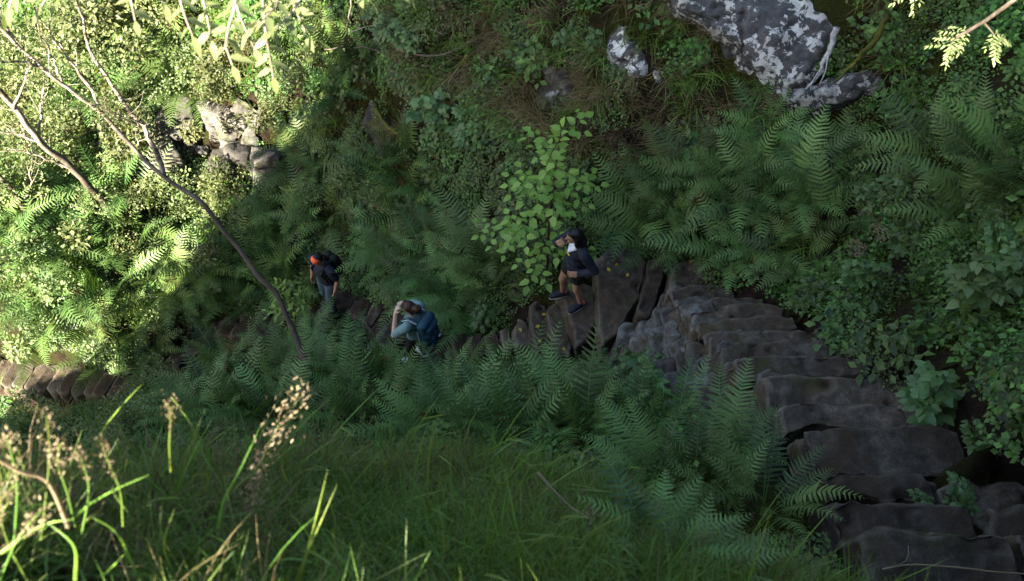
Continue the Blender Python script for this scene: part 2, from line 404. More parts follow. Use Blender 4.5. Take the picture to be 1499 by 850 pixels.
# ------------------------------------------------------------------ terrain : one height field
ctl = []
for s in steps:
    if s[0] in ('near', 'mid', 'low', 'far'): c = s[2].mean(0); ctl.append((c[0], c[1], c[2] - .28))
def cz(px, py, z): ctl.append(tuple(PZ(px, py, zmap(z))))
def cd(px, py, D): ctl.append(tuple(P(px, py, DM(D))))
for a in [(1499, 800, 6.7), (1499, 600, 8.2), (1400, 450, 9.9), (1250, 400, 11.2), (1499, 400, 9.9), (1499, 200, 10.5), (1499, 0, 10.8), (1300, 200, 11.6), (1300, 0, 11.7),
          (1130, 350, 12.0), (1100, 200, 12.2), (1100, 50, 12.2), (1000, 300, 12.7), (900, 300, 13.1), (900, 150, 12.9), (900, 0, 12.8), (800, 380, 13.6), (780, 250, 13.9),
          (700, 420, 15.2), (700, 250, 15.0), (700, 100, 14.8), (700, 0, 14.7), (600, 410, 17), (600, 200, 16.7), (600, 0, 16.3), (500, 360, 19.3), (500, 200, 18.8), (500, 0, 18.2),
          (400, 400, 20.6), (400, 200, 20.4), (400, 0, 19.8), (300, 420, 21.7), (250, 200, 21.8), (250, 0, 21.4), (150, 470, 22.7), (100, 250, 23.3), (100, 0, 23.2), (0, 480, 24), (0, 250, 24.8), (0, 0, 24.8)]: cd(*a)
for a in [(1000, 500, -9.75), (1030, 560, -9.45), (1060, 610, -9.0), (900, 530, -10.7), (900, 580, -9.9), (900, 650, -8.9), (1000, 700, -7.7), (1000, 620, -9.0), (1110, 750, -7.0), (1200, 840, -6.4), (1110, 660, -8.15),
          (700, 545, -12.1), (700, 600, -10.9), (700, 650, -9.9), (580, 560, -13.2), (500, 525, -14.7), (500, 570, -13.6), (500, 640, -11.9), (380, 520, -16.1), (300, 540, -16.9), (300, 600, -15.2), (180, 600, -17.9),
          (100, 620, -18.0), (100, 690, -15.4), (0, 640, -18.6), (0, 720, -15.6)]: cz(*a)
ctl += [(0, 2.0, -8.8), (-2.5, 2.6, -11), (-5, 4, -13.5), (2.5, 1.2, -5.8), (4.5, 1.5, -5.2), (5, 5, -5.6), (6, 9, -4.5), (4, 14, -2), (-2, 18, -4), (-8, 20, -8), (-14, 19, -12), (-14, 12, -21), (-12, 7, -19),
        (-20, 25, -14), (10, 20, 4), (14, 5, -1), (-24, 10, -26), (0, 30, 3), (-40, 40, -14), (40, 40, 14), (40, -30, 2), (-40, -30, -30), (0, -30, -6)]
ctl = np.array(ctl)
def tps_fit(c, lam):
    n = len(c); d = np.linalg.norm(c[:, None, :2] - c[None, :, :2], axis=-1)
    K = np.where(d > 0, d * d * np.log(np.maximum(d, 1e-9)), 0) + lam * np.eye(n)
    Pm = np.c_[np.ones(n), c[:, :2]]
    A = np.block([[K, Pm], [Pm.T, np.zeros((3, 3))]])
    return c, np.linalg.solve(A, np.r_[c[:, 2], 0, 0, 0])
def tps(mod, x, y):
    c, w = mod; sh = x.shape; x = x.ravel(); y = y.ravel(); out = np.empty(len(x)); n = len(c)
    for k in range(0, len(x), 20000):
        d = np.hypot(x[k:k + 20000, None] - c[None, :, 0], y[k:k + 20000, None] - c[None, :, 1])
        out[k:k + 20000] = np.where(d > 0, d * d * np.log(np.maximum(d, 1e-9)), 0) @ w[:n] + w[n] + w[n + 1] * x[k:k + 20000] + w[n + 2] * y[k:k + 20000]
    return out.reshape(sh)
VALLEY = tps_fit(ctl, .02)
def vhit(px, py):
    d = ray(px, py); d = d / np.linalg.norm(d); t = np.arange(7, 30, .05); q = d[None] * t[:, None]
    return q[np.argmax(q[:, 2] < tps(VALLEY, q[:, 0], q[:, 1]))]
# dark hollows under the ledges of the shaded slope
HOLLOW = [(690, 292, .5, .42), (650, 282, .45, .3), (740, 312, .4, .25), (430, 218, .45, .3), (490, 226, .45, .3), (550, 128, .4, .3), (572, 198, .4, .26), (905, 350, .4, .3), (1215, 150, .45, .35), (1330, 120, .5, .4), (1290, 60, .45, .4), (1390, 330, .4, .3), (1350, 480, .35, .25), (1180, 400, .35, .25), (450, 130, .45, .35)]
PITS = [(*vhit(x, y)[:2], d, r) for x, y, d, r in HOLLOW]
# the grassy knoll the photographer stands on
kn = [P(*a) for a in [(0, 850, 2.5), (0, 757, 3.0), (150, 742, 3.3), (200, 850, 2.7), (300, 722, 3.8), (450, 697, 4.2), (600, 697, 4.45), (730, 704, 4.6), (850, 752, 4.7), (400, 850, 2.95), (700, 850, 3.3), (600, 772, 3.9), (950, 850, 3.9), (960, 792, 4.5), (1060, 850, 4.6)]]
crest = [P(*a)[:2] for a in [(1150, 900, 4.9), (1040, 840, 4.75), (960, 787, 4.65), (880, 754, 4.8), (800, 722, 4.8), (730, 704, 4.6), (600, 694, 4.45), (450, 696, 4.2), (300, 722, 3.8), (150, 742, 3.3), (0, 757, 3.0)]]
crest = np.array(crest + [(-2.6, 1.0), (-5, -1.5), (-9, -5), (-12, -30), (12, -30), (4, -3), (2.4, 0.3)])
kn = np.array([tuple(k) for k in kn] + [(0, -.4, -1.95), (-1.4, -.3, -2.3), (-2.4, .2, -2.75), (1.4, -.2, -2.3), (2.2, 0.6, -4.0), (0, -6, -0.6), (-4, -4, -1.9), (6, -5, -2), (-8, -8, -1), (0, -20, 2)])
KNOLL = tps_fit(kn, .02)
def seg_dist(x, y, poly):
    d = np.full(x.shape, 1e9); n = len(poly)
    for i in range(n):
        ax, ay = poly[i]; bx, by = poly[(i + 1) % n]; vx, vy = bx - ax, by - ay
        t = np.clip(((x - ax) * vx + (y - ay) * vy) / (vx * vx + vy * vy), 0, 1)
        d = np.minimum(d, np.hypot(x - ax - t * vx, y - ay - t * vy))
    return d
# sun and an unseen hill behind the photographer, crest shaped to shade the gully
SUN_EL, s45 = R(30), math.sqrt(.5)
SUN = np.array([-s45 * math.cos(SUN_EL), -s45 * math.cos(SUN_EL), math.sin(SUN_EL)])
HU = [-40, -13.2, -12.7, -12.3, -11.6, -10.9, -10.7, -10.5, -10.35, -10.1, -9.8, -9.4, -9.0, -8.3, -7.4, -5.5, -4, -2.9, -2.5, -1.9, -1.6, -1.2, -.7, 0, 2, 10, 40]
HV = [-46, -26, -17, -15.9, -15.2, -14.6, -14.1, -12.8, -10.8, -9.0, -7.7, -6.7, -6.1, -4.9, -4.2, -3.2, -2.5, -2.0, -1.75, -1.75, -2.1, -2.36, -2.44, -2.35, -1.8, -1, 1]
def hill(x, y):
    u = (x - y) * s45; h = -(x + y) * s45
    v = np.interp(u, HU, HV) + .25 * fbm(np.c_[u.ravel(), 0 * u.ravel()], 1.3, 3, 91).reshape(u.shape) * np.clip((-u - 2) / 4, 0, 1)
    w = 10.0; hc = w * math.cos(SUN_EL)
    zc = (v + .5 * hc) / math.cos(SUN_EL)
    return zc - np.where(h < hc, 2.4, .9) * np.abs(h - hc)
def base_z(x, y, detail=True):
    x = np.asarray(x, float); y = np.asarray(y, float); sh = x.shape
    v = tps(VALLEY, x, y)
    far = np.hypot(x + 2, y - 8); v = np.where(far > 30, np.maximum(v, -45), v)
    p2 = np.c_[x.ravel(), y.ravel()]
    if detail:
        amp = np.clip((y + .45 * x - 7.2) / 2.5, .12, 1) * .34
        v = v + amp * fbm(p2, .8, 4, 3).reshape(sh)
    for hx, hy, hd, hr in PITS: v = v - hd * np.exp(-((x - hx) ** 2 + (y - hy) ** 2) / (hr * hr))
    for poly, z in GROWN: 
        m = in_poly(x, y, poly); v = np.where(m, np.minimum(v, z - .16), v)
    ins = in_poly(x, y, crest); d = seg_dist(x, y, crest)
    near = (np.abs(x) < 14) & (y > -14) & (y < 6)
    kz = np.where(near, tps(KNOLL, np.clip(x, -12, 8), np.clip(y, -12, 6)), -99)
    kz = np.where(ins, kz, kz - 2.1 * d - .5 * np.clip(d, 0, .6)) + (.05 * fbm(p2, 2.2, 3, 5).reshape(sh) if detail else 0)
    kz = np.where(d > 2.2, np.where(ins, kz, -99), kz)
    kn = kz > v
    g = np.maximum(v, kz)
    return np.maximum(g, hill(x, y)), kn
def gz(x, y): return base_z(np.atleast_1d(x), np.atleast_1d(y))[0]

def axis(lo, hi, a, b, fine, coarse):
    return np.unique(np.round(np.r_[np.arange(lo, a, coarse), np.arange(a, b, fine), np.arange(b, hi + .01, coarse)], 4))
gx = axis(-60, 60, -16, 8, .11, 1.2); gy = axis(-45, 70, -9, 18, .11, 1.2)
X, Y = np.meshgrid(gx, gy); Z, KN = base_z(X, Y)
nx, ny = len(gx), len(gy)
V = np.stack([X, Y, Z], -1).reshape(-1, 3)
ii = (np.arange(ny - 1)[:, None] * nx + np.arange(nx - 1)[None]).ravel()
ground = ob('ground', raw_mesh('ground', V, np.stack([ii, ii + 1, ii + nx + 1, ii + nx], 1), np.zeros((0, 3), int), M_ground))
tag(ground, kind='structure')

# fast lookups on the grid
def grid_at(A, x, y):
    i = np.clip(np.searchsorted(gx, x) - 1, 0, nx - 2); j = np.clip(np.searchsorted(gy, y) - 1, 0, ny - 2)
    fx = (x - gx[i]) / (gx[i + 1] - gx[i]); fy = (y - gy[j]) / (gy[j + 1] - gy[j])
    return A[j, i] * (1 - fx) * (1 - fy) + A[j, i + 1] * fx * (1 - fy) + A[j + 1, i] * (1 - fx) * fy + A[j + 1, i + 1] * fx * fy
def zat(x, y): return grid_at(Z, np.asarray(x, float), np.asarray(y, float))
DZy, DZx = np.gradient(Z, gy, gx)
def normal_at(x, y):
    a = grid_at(DZx, x, y); b = grid_at(DZy, x, y); return nrm(np.stack([-a, -b, np.ones_like(a)], -1))
VZ = tps(VALLEY, X, Y)
def hit(px, py, valley=False):
    """where the ray through a photo pixel meets the ground"""
    d = ray(px, py); d = d / np.linalg.norm(d); t = np.arange(1.5 if not valley else 5.5, 34, .03)
    q = d[None] * t[:, None]; A = VZ if valley else Z
    below = q[:, 2] < grid_at(A, q[:, 0], q[:, 1])
    k = np.argmax(below) if below.any() else len(t) - 1
    return q[k], t[k]
# ------------------------------------------------------------------ stones
def stone_from_poly(top, thick, voxel, seed, rough=.022, batter=.04):
    n = len(top); c = top.mean(0)
    rings = []
    for (dz, sc) in ((0, -.02), (-.025, 0), (-thick * .55, batter * .6), (-thick, batter)):
        v = top - c; l = np.linalg.norm(v[:, :2], axis=1, keepdims=True)
        r = c + v * (1 + sc / np.maximum(l, .1)); r = r.copy(); r[:, 2] = top[:, 2] + dz; rings.append(r)
    V = np.vstack(rings + [c[None], (c - [0, 0, thick])[None]])
    F = []
    for k in range(3):
        for i in range(n):
            j = (i + 1) % n; F.append((k * n + i, (k + 1) * n + i, (k + 1) * n + j, k * n + j))
    for i in range(n):
        j = (i + 1) % n; F.append((4 * n, i, j)); F.append((4 * n + 1, 3 * n + j, 3 * n + i))
    bm = bmesh.new(); vs = [bm.verts.new(v) for v in V - c]
    for f in F:
        try: bm.faces.new([vs[i] for i in f])
        except ValueError: pass
    bmesh.ops.recalc_face_normals(bm, faces=bm.faces)
    FF = [[v.index for v in f.verts] for f in bm.faces] if not bm.verts.index_update() else None
    bm.free()
    v, q, t, N = remesh(V - c, FF, voxel, 1)
    w = v + c
    lo = fbm(w, 2.6, 3, seed); mid = fbm(w, 9, 3, seed + 9)
    lay = np.abs(fbm(w * [1, 1, 5], 2.1, 2, seed + 5))
    chip = np.clip(fbm(w, 5.5, 2, seed + 21) - .35, 0, 1)
    v = v + N * (rough * .9 * lo + rough * .35 * mid - rough * .7 * lay - rough * 2.6 * chip)[:, None]
    return v, q, t, c
ORD = 'first second third fourth fifth sixth seventh eighth ninth tenth eleventh twelfth thirteenth fourteenth fifteenth sixteenth seventeenth eighteenth nineteenth'.split()
GR_NEAR, GR_MID, GR_LOW = 'broad stone steps beside the dry stone side wall', 'stone steps around the bend where the people walk', 'dark stone steps of the lower path'
near_txt = {0: 'large smooth grey slab step at the bottom, nearest to the camera', 1: 'second stone step up the picture, flat with rounded right end', 2: 'third stone step, with a whitish lichen streak on its left half',
            3: 'fourth stone step, big dark block with cracks across its face', 4: 'fifth stone step, smooth slab with squared left end', 5: 'sixth stone step, reddish brown with a jagged edge, projecting to the left'}
side_txt = ['dark stone filling the right end of the second step', 'low brown stone filling the right end of the third step', 'small flat stone at the right end of the fifth step', 'stone cut off by the frame beside the nearest step']
mid_txt = {0: 'diagonal corner stone where the stairs turn left', 1: 'narrow upright looking slab step between the corner stone and the big brown slab', 2: 'largest brown slab step, just behind the woman in shorts',
           3: 'grey stone step under the shoes of the woman in shorts', 4: 'dark narrow step directly below the woman in shorts', 5: 'pale edged step with yellow leaves, second below the woman in shorts',
           12: 'stone step the woman with the backpack stands on', 17: 'landing stone under the man with the orange headband', 13: 'long slanted step right behind the backpack woman, left of her'}
for kind, k, top, thick, vox in steps:
    v, q, t, c = stone_from_poly(top, thick, vox, 100 + len(bpy.data.objects), .03 if kind == 'near' else .024)
    o = ob('stone_step', raw_mesh('stone_step', v, q, t, M_step), loc=c)
    if kind == 'near': lab, g = near_txt.get(k, f'{ORD[k]} stone step up from the bottom in the flight beside the wall'), GR_NEAR
    elif kind == 'side': lab, g = side_txt[[1, 2, 4, 0].index(k)], GR_NEAR
    elif kind == 'mid': lab, g = mid_txt.get(k, f'{ORD[k - 4]} dark stone step going down left from the woman in shorts' if k < 12 else f'{ORD[k - 13]} slanted step up from the backpack woman towards the man' if k < 17 else 'dark stone left of the headband man, half under ferns'), GR_MID
    elif kind == 'low': lab, g = f'{ORD[k]} dark step left of the leaning trunk on the lower path', GR_LOW
    else: lab, g = f'narrow step at the far left edge path, {ORD[k]} counted from its right end', 'narrow steps at the far left edge'
    tag(o, lab, 'step', g)

def boulder(size, seed, voxel=.04, n=16, rough=.03, flat=1.0):
    r = np.random.default_rng(seed); p = nrm(r.normal(size=(n, 3))) * r.uniform(.8, 1.05, (n, 1)); p = np.sign(p) * np.abs(p) ** flat
    bm = bmesh.new(); [bm.verts.new(x) for x in p * np.array(size) * .5]
    rs = bmesh.ops.convex_hull(bm, input=bm.verts)
    bmesh.ops.delete(bm, geom=[g for g in rs['geom_interior'] if isinstance(g, bmesh.types.BMVert)], context='VERTS')
    bm.verts.index_update(); V = np.array([v.co[:] for v in bm.verts]); F = [[v.index for v in f.verts] for f in bm.faces]; bm.free()
    v, q, t, N = remesh(V, F, voxel, 1)
    v = v + N * (rough * fbm(v + seed * 3.7, 3 / max(size), 3, seed) + rough * .5 * fbm(v + seed, 12 / max(size), 3, seed + 4))[:, None]
    return v, q, t
# dry stone side wall of the near flight: stacked flat stones under the steps' left ends
vv, qq, tt, off = [], [], [], 0
for i in range(5, 13):
    A = PZ(*NEAR[i][0], NEAR_Z[i]); zt = NEAR_Z[i] - .25
    gzv = float(zat(A[0] - .3, A[1])) - .15; hgt = max(zt - gzv, .3); z = zt; course = 0
    while z > gzv and course < 9:
        h = random.uniform(.10, .2)
        for s in range(2):
            ln = random.uniform(.3, .5)
            sz = (random.uniform(.35, .6), ln, h * 1.25)
            v, q, t = boulder(sz, 1000 + i * 40 + course * 3 + s, .022, 22, .014, .38)
            v = v * [1, 1, 1.0]; v = v @ np.array(Euler((random.uniform(-.1, .1), random.uniform(-.1, .1), random.uniform(-.3, .3))).to_matrix()).T
            out = .06 - .085 * course
            pos = np.array([A[0] + .16 + out + random.uniform(-.05, .05), A[1] - .05 - s * .24 + random.uniform(-.06, .06), z - h * .5])
            vv.append(v + pos); qq.append(q + off); tt.append(t + off); off += len(v)
        z -= h; course += 1
tag(ob('retaining_wall', raw_mesh('retaining_wall', np.concatenate(vv), np.concatenate(qq), np.concatenate(tt), M_wallstone)), 'pale grey dry stone side wall under the left ends of the steps', 'wall')

# rocks outlined in the photo: polygon face with real thickness
def face_rock(px, D, thick, mat, seed, voxel=.03, tilt=(0, 0), rough=.05):
    poly = np.array([P(x, y, D) for x, y in px]); c = poly.mean(0)
    vd = c / np.linalg.norm(c); nf = -vd + np.array([0, -.1, .45]); nf += np.array([tilt[0], 0, tilt[1]]); nf /= np.linalg.norm(nf)
    poly2 = []
    for x, y in px:
        d = ray(x, y); poly2.append(d * (c @ nf) / (d @ nf))
    top = np.array(poly2); n = len(top); rings = []
    for dz, sc in ((.0, -.12), (-.10, 0), (-thick * .5, .1), (-thick, .15)):
        v = top - c; l = np.linalg.norm(v, axis=1, keepdims=True); rings.append(c + v * (1 + sc / np.maximum(l, .15)) + nf * dz)
    V = np.vstack(rings + [(c + nf * .05)[None], (c - nf * thick)[None]]) - c; F = []
    for k in range(3):
        for i in range(n): j = (i + 1) % n; F.append((k * n + i, (k + 1) * n + i, (k + 1) * n + j, k * n + j))
    for i in range(n): j = (i + 1) % n; F.append((4 * n, i, j)); F.append((4 * n + 1, 3 * n + j, 3 * n + i))
    bm = bmesh.new(); vs = [bm.verts.new(v) for v in V]; [bm.faces.new([vs[i] for i in f]) for f in F]
    bmesh.ops.recalc_face_normals(bm, faces=bm.faces); bm.verts.index_update(); FF = [[v.index for v in f.verts] for f in bm.faces]; bm.free()
    v, q, t, N = remesh(V, FF, voxel, 2)
    lo = fbm(v + seed, 1.3, 3, seed); hi = fbm(v + seed, 6, 3, seed + 3)
    crack = np.clip(.12 - np.abs(fbm(v * [1, 1, .6] + seed, 2.2, 3, seed + 8)), 0, 1)
    v = v + N * (rough * 1.8 * lo + rough * .7 * hi - rough * 7 * crack)[:, None]
    return raw_mesh('rock', v, q, t, mat), c
def D_at(px, py, valley=True): return hit(px, py, valley)[1]
ROCKS = [
    ([(975, -60), (992, 5), (1012, 24), (1060, 62), (1100, 96), (1132, 124), (1160, 136), (1185, 128), (1206, 96), (1222, 60), (1236, 20), (1250, -60)], -.15, 1.6, M_lichen, 'big dark rock face covered in white lichen patches at the top', 'rock'),
    ([(900, 28), (918, 22), (930, 50), (936, 72), (948, 92), (944, 106), (926, 100), (908, 82), (898, 60)], -.1, .5, M_lichen, 'pale lichen spotted rock slab left of the big lichen rock', 'rock'),
    ([(950, 95), (968, 98), (980, 118), (976, 128), (960, 120)], -.02, .3, M_lichen, 'small lichen rock below the pale slab', 'rock'),
    ([(1130, 125), (1180, 138), (1230, 110), (1285, 100), (1305, 125), (1270, 140), (1200, 155), (1140, 150)], .12, .6, M_lichen, 'dark rock with specks of lichen under the big lichen rock', 'rock'),
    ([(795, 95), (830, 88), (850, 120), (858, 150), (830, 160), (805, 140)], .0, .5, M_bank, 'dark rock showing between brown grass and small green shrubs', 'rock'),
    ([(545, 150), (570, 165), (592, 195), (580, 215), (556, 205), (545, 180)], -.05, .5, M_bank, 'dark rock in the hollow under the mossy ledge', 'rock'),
]
for k, (px, dd, th, mat, lab, cat) in enumerate(ROCKS):
    cx, cy = np.mean(px, 0); m, c = face_rock(px, D_at(cx, max(cy, 3)) + dd, th, mat, 40 + k)
    tag(ob('rock', m, loc=c), lab, cat)
# loose rocks of the sunlit pile and below it
PILE = [(262, 188, 40, 62, 'tall pale boulder half in sun at the left of the rock pile'), (248, 232, 38, 46, 'grey boulder with a shadow edge across it, left below the pile'), (308, 172, 28, 38, 'pointed grey rock in the rock pile'),
        (336, 165, 26, 20, 'pale brown rock at the top of the rock pile'), (358, 160, 20, 20, 'small tan rock at the top right of the pile'), (352, 180, 30, 17, 'flat rock in the middle of the pile'),
        (374, 184, 26, 22, 'grey rock at the right end of the pile'), (332, 188, 26, 18, 'dark flat rock low in the pile'), (276, 218, 20, 22, 'light small rock between the two boulders'),
        (332, 248, 30, 36, 'rounded grey rock below the pile, left of a pair'), (360, 236, 32, 34, 'rounded pale rock below the pile, right of a pair'), (392, 248, 40, 62, 'big rounded dark rock at the edge of the shade'),
        (340, 213, 18, 12, 'small flat stone under the pile'), (368, 206, 20, 12, 'small grey stone under the right end of the pile'), (232, 385, 22, 30, 'tan rock catching sunlight beside the pale trunk'), (240, 428, 26, 18, 'low rock in the grass above the lower steps'), (250, 462, 22, 14, 'small brown rock beside the lower steps'),
        (296, 218, 14, 10, 'tiny stone in front of the pile'), (318, 196, 14, 14, 'small dark stone wedged in the pile')]
for k, (px, py, w, h, lab) in enumerate(PILE):
    p, D = hit(px, py); sc = D / FPX
    v, q, t = boulder((w * sc * 1.8, w * sc * 1.4, h * sc * 2.0), 300 + k, .022, 14, .025, .6)
    tag(ob('rock', raw_mesh('rock', v, q, t, M_palerock), loc=p + np.array([0, -.03, h * sc * .12])), lab, 'rock', 'rocks of the sunlit pile')
# ------------------------------------------------------------------ plants : shared shapes
def frond(g, base, az, L, e0, e1, npair=18, wid=.2, m=8, twist=0.0, seed=0, tint0=.5):
    r = np.random.default_rng(seed); n = npair + 5
    t = np.linspace(0, 1, n); el = e0 + (e1 - e0) * t ** 1.3
    dirs = np.stack([np.cos(el) * np.cos(az + twist * t), np.cos(el) * np.sin(az + twist * t), np.sin(el)], 1)
    pts = base + np.r_[np.zeros((1, 3)), np.cumsum(dirs[:-1], 0)] * (L / (n - 1))
    tube(g, pts, np.linspace(.0055, .0012, n) * L, 4, .75, cap=False)
    side = np.stack([-np.sin(az + twist * t), np.cos(az + twist * t), 0 * t], 1); nor = nrm(np.cross(dirs, side))
    i0 = 5; idx = np.arange(i0, n); u = (idx - i0) / (npair - 1)
    prof = np.minimum(1, .35 + 2.6 * u) * (1 - u) ** .62 + .02
    for s in (-1, 1):
        ang = np.radians(82 - 28 * u) + r.normal(0, .05, len(u))
        d = nrm(np.cos(ang)[:, None] * dirs[idx] + np.sin(ang)[:, None] * s * side[idx] + r.normal(0, .05, (len(u), 3)) + nor[idx] * r.uniform(-.1, .22, (len(u), 1)))
        pl = L * wid * prof * r.uniform(.88, 1.08, len(u))
        # pinnules on each pinna
        k = (np.arange(m) + .3) / m
        for s2 in (-1, 1):
            o = pts[idx][:, None] + d[:, None] * (pl[:, None] * k)[..., None] - nor[idx][:, None] * (pl[:, None] * .22 * k ** 2)[..., None]
            perp = nrm(np.cross(nor[idx], d)) * s2
            dd = nrm(perp[:, None] * 1.0 + d[:, None] * .55 + 0 * o)
            hw = (L / (npair + 5) * .56) * (1 - .75 * k ** 1.5)[None, :] * np.clip(prof, .3, 1)[:, None]
            W = np.broadcast_to((pl / m * 1.9)[:, None], hw.shape)
            leafset(g, o.reshape(-1, 3), dd.reshape(-1, 3), np.repeat(nor[idx], m, 0), hw.ravel(), W.ravel(), 0, .1, np.repeat(np.clip(tint0 + r.normal(0, .12, len(u)) + .18 * u, 0, 1), m), rings=0)
        e = pts[idx] + d * pl[:, None] - nor[idx] * (pl * .22)[:, None]
        tips = np.stack([pts[idx] - nor[idx] * .001, e, pts[idx] + dirs[idx] * .006 * L], 1).reshape(-1, 3)
        g.add(tips, None, np.arange(len(tips)).reshape(-1, 3), .6)
def fern_mesh(seed, nf=12, L=.95, e0=(55, 80), e1=(-30, 15), half=False, npair=18, wid=.2):
    g = G(); r = np.random.default_rng(seed)
    for k in range(nf):
        az = (k + r.uniform(-.35, .35)) / nf * (math.pi if half else 2 * math.pi)
        inner = k % 3 == 0
        frond(g, np.array([.05 * math.cos(az), .05 * math.sin(az), 0]), az, L * r.uniform(.7, 1.1) * (.85 if inner else 1), R(r.uniform(*e0)) + (.15 if inner else 0), R(r.uniform(*e1)) + (.5 if inner else 0), npair, wid, 8, r.uniform(-.5, .5), seed * 31 + k, r.choice([.12, .3, .5, .7, .9]))
    return g.mesh('fern', M_fern, False)
FERNS = [fern_mesh(11, 11, 1.15), fern_mesh(12, 10, 1.2, (60, 82), (-20, 30), npair=26), fern_mesh(13, 12, 1.1, (45, 75), (-35, 5)), fern_mesh(14, 8, 1.35, (62, 84), (0, 45), npair=20, wid=.18), fern_mesh(15, 11, 1.15, (50, 78), (-25, 20), wid=.23, npair=24), fern_mesh(16, 8, 1.2, (65, 85), (10, 55), wid=.2)]

def herb_patch(seed, n, rad, hgt, size, rings=1, asp=.75, clump=3):
    """a patch of little plants: stems carrying whorls of leaves"""
    g = G(); r = np.random.default_rng(seed)
    rr = rad * np.sqrt(r.random(n)); a = r.uniform(0, 6.283, n); h = hgt * r.uniform(.25, 1, n) * (1 - .5 * (rr / rad) ** 2)
    top = np.stack([rr * np.cos(a), rr * np.sin(a), h], 1); top[:, :2] += r.normal(0, .02, (n, 2))
    for c in range(clump):
        az = a * 3 + c * 6.283 / clump + r.normal(0, .4, n); up = r.uniform(-.25, .45, n)
        d = np.stack([np.cos(az), np.sin(az), up], 1); N = np.stack([-.4 * up * np.cos(az) + r.normal(0, .25, n), -.4 * up * np.sin(az) + r.normal(0, .25, n), np.ones(n)], 1)
        s = size * r.uniform(.6, 1.3, n)
        leafset(g, top + d * .3 * size, d, N, s, s * asp, .18, r.uniform(0, .35, n), np.clip(r.normal(.5, .25, n), 0, 1), rings)
    # stems
    k = r.choice(n, n // 2, False); b = top[k] * [.8, .8, 0]; w = np.array([.0025, 0, 0])
    V = np.stack([b - w, b + w, top[k]], 1).reshape(-1, 3); g.add(V, None, np.arange(len(V)).reshape(-1, 3), .2)
    return g
def tuft(seed, n, L, w, lean, bend, mat, spread=.05, seg=4):
    g = G(); r = np.random.default_rng(seed)
    O = np.c_[r.normal(0, spread, (n, 2)), np.zeros(n)]
    blades(g, O, r.uniform(0, 6.283, n), L * r.uniform(.45, 1.1, n), w * r.uniform(.6, 1.3, n), r.uniform(*lean, n), r.uniform(*bend, n), np.clip(r.normal(.5, .25, n), 0, 1), seg)
    return g.mesh('tuft', mat, True)
def hang_tuft(seed, n, L, w, mat):
    """long wispy grass combed downhill (+X is downhill)"""
    g = G(); r = np.random.default_rng(seed)
    O = np.c_[r.normal(0, .07, (n, 2)), r.uniform(0, .05, n)]
    blades(g, O, r.normal(0, 1.0, n), L * r.uniform(.3, 1.15, n), w * r.uniform(.6, 1.3, n), r.uniform(.1, 1.1, n), r.uniform(.4, 2.4, n), np.clip(r.normal(.45, .28, n), 0, 1), 5)
    return g.mesh('hang', mat, True)

def coll(name, meshes):
    c = bpy.data.collections.new(name)
    for i, m in enumerate(meshes):
        o = bpy.data.objects.new(f'{name}_{i}', m); c.objects.link(o)
    return c
def scatter(name, pts, rot, scl, idx, c, mat=None):
    """ONE object of stuff: geometry nodes put a little plant on every point"""
    m = bpy.data.meshes.new(name); m.vertices.add(len(pts)); m.vertices.foreach_set('co', np.asarray(pts, np.float32).ravel())
    a = m.attributes.new('rot', 'FLOAT_VECTOR', 'POINT'); a.data.foreach_set('vector', np.asarray(rot, np.float32).ravel())
    a = m.attributes.new('scl', 'FLOAT', 'POINT'); a.data.foreach_set('value', np.asarray(scl, np.float32))
    a = m.attributes.new('idx', 'INT', 'POINT'); a.data.foreach_set('value', np.asarray(idx, np.int32))
    o = ob(name, m); ng = bpy.data.node_groups.new(name, 'GeometryNodeTree')
    ng.interface.new_socket('Geometry', in_out='INPUT', socket_type='NodeSocketGeometry'); ng.interface.new_socket('Geometry', in_out='OUTPUT', socket_type='NodeSocketGeometry')
    N = ng.nodes; L = ng.links
    gi, go = N.new('NodeGroupInput'), N.new('NodeGroupOutput'); ci = N.new('GeometryNodeCollectionInfo'); ci.inputs['Collection'].default_value = c
    ci.inputs['Separate Children'].default_value = True; ci.inputs['Reset Children'].default_value = True
    ip = N.new('GeometryNodeInstanceOnPoints'); ip.inputs['Pick Instance'].default_value = True
    def at(nm, dt):
        x = N.new('GeometryNodeInputNamedAttribute'); x.data_type = dt; x.inputs['Name'].default_value = nm; return x.outputs['Attribute']
    L.new(gi.outputs[0], ip.inputs['Points']); L.new(ci.outputs[0], ip.inputs['Instance']); L.new(at('idx', 'INT'), ip.inputs['Instance Index'])
    e2r = N.new('FunctionNodeEulerToRotation'); L.new(at('rot', 'FLOAT_VECTOR'), e2r.inputs[0]); L.new(e2r.outputs[0], ip.inputs['Rotation'])
    L.new(at('scl', 'FLOAT'), ip.inputs['Scale']); L.new(ip.outputs[0], go.inputs[0])
    md = o.modifiers.new('scatter', 'NODES'); md.node_group = ng
    tag(o, kind='stuff'); return o
def euler_up(nv, spin):
    """euler angles that turn +Z to nv after a spin about Z"""
    out = np.empty((len(nv), 3))
    for i, (n, s) in enumerate(zip(nv, spin)):
        q = Vector((0, 0, 1)).rotation_difference(Vector(n)); e = (q.to_matrix() @ Matrix.Rotation(s, 3, 'Z')).to_euler(); out[i] = e[:]
    return out
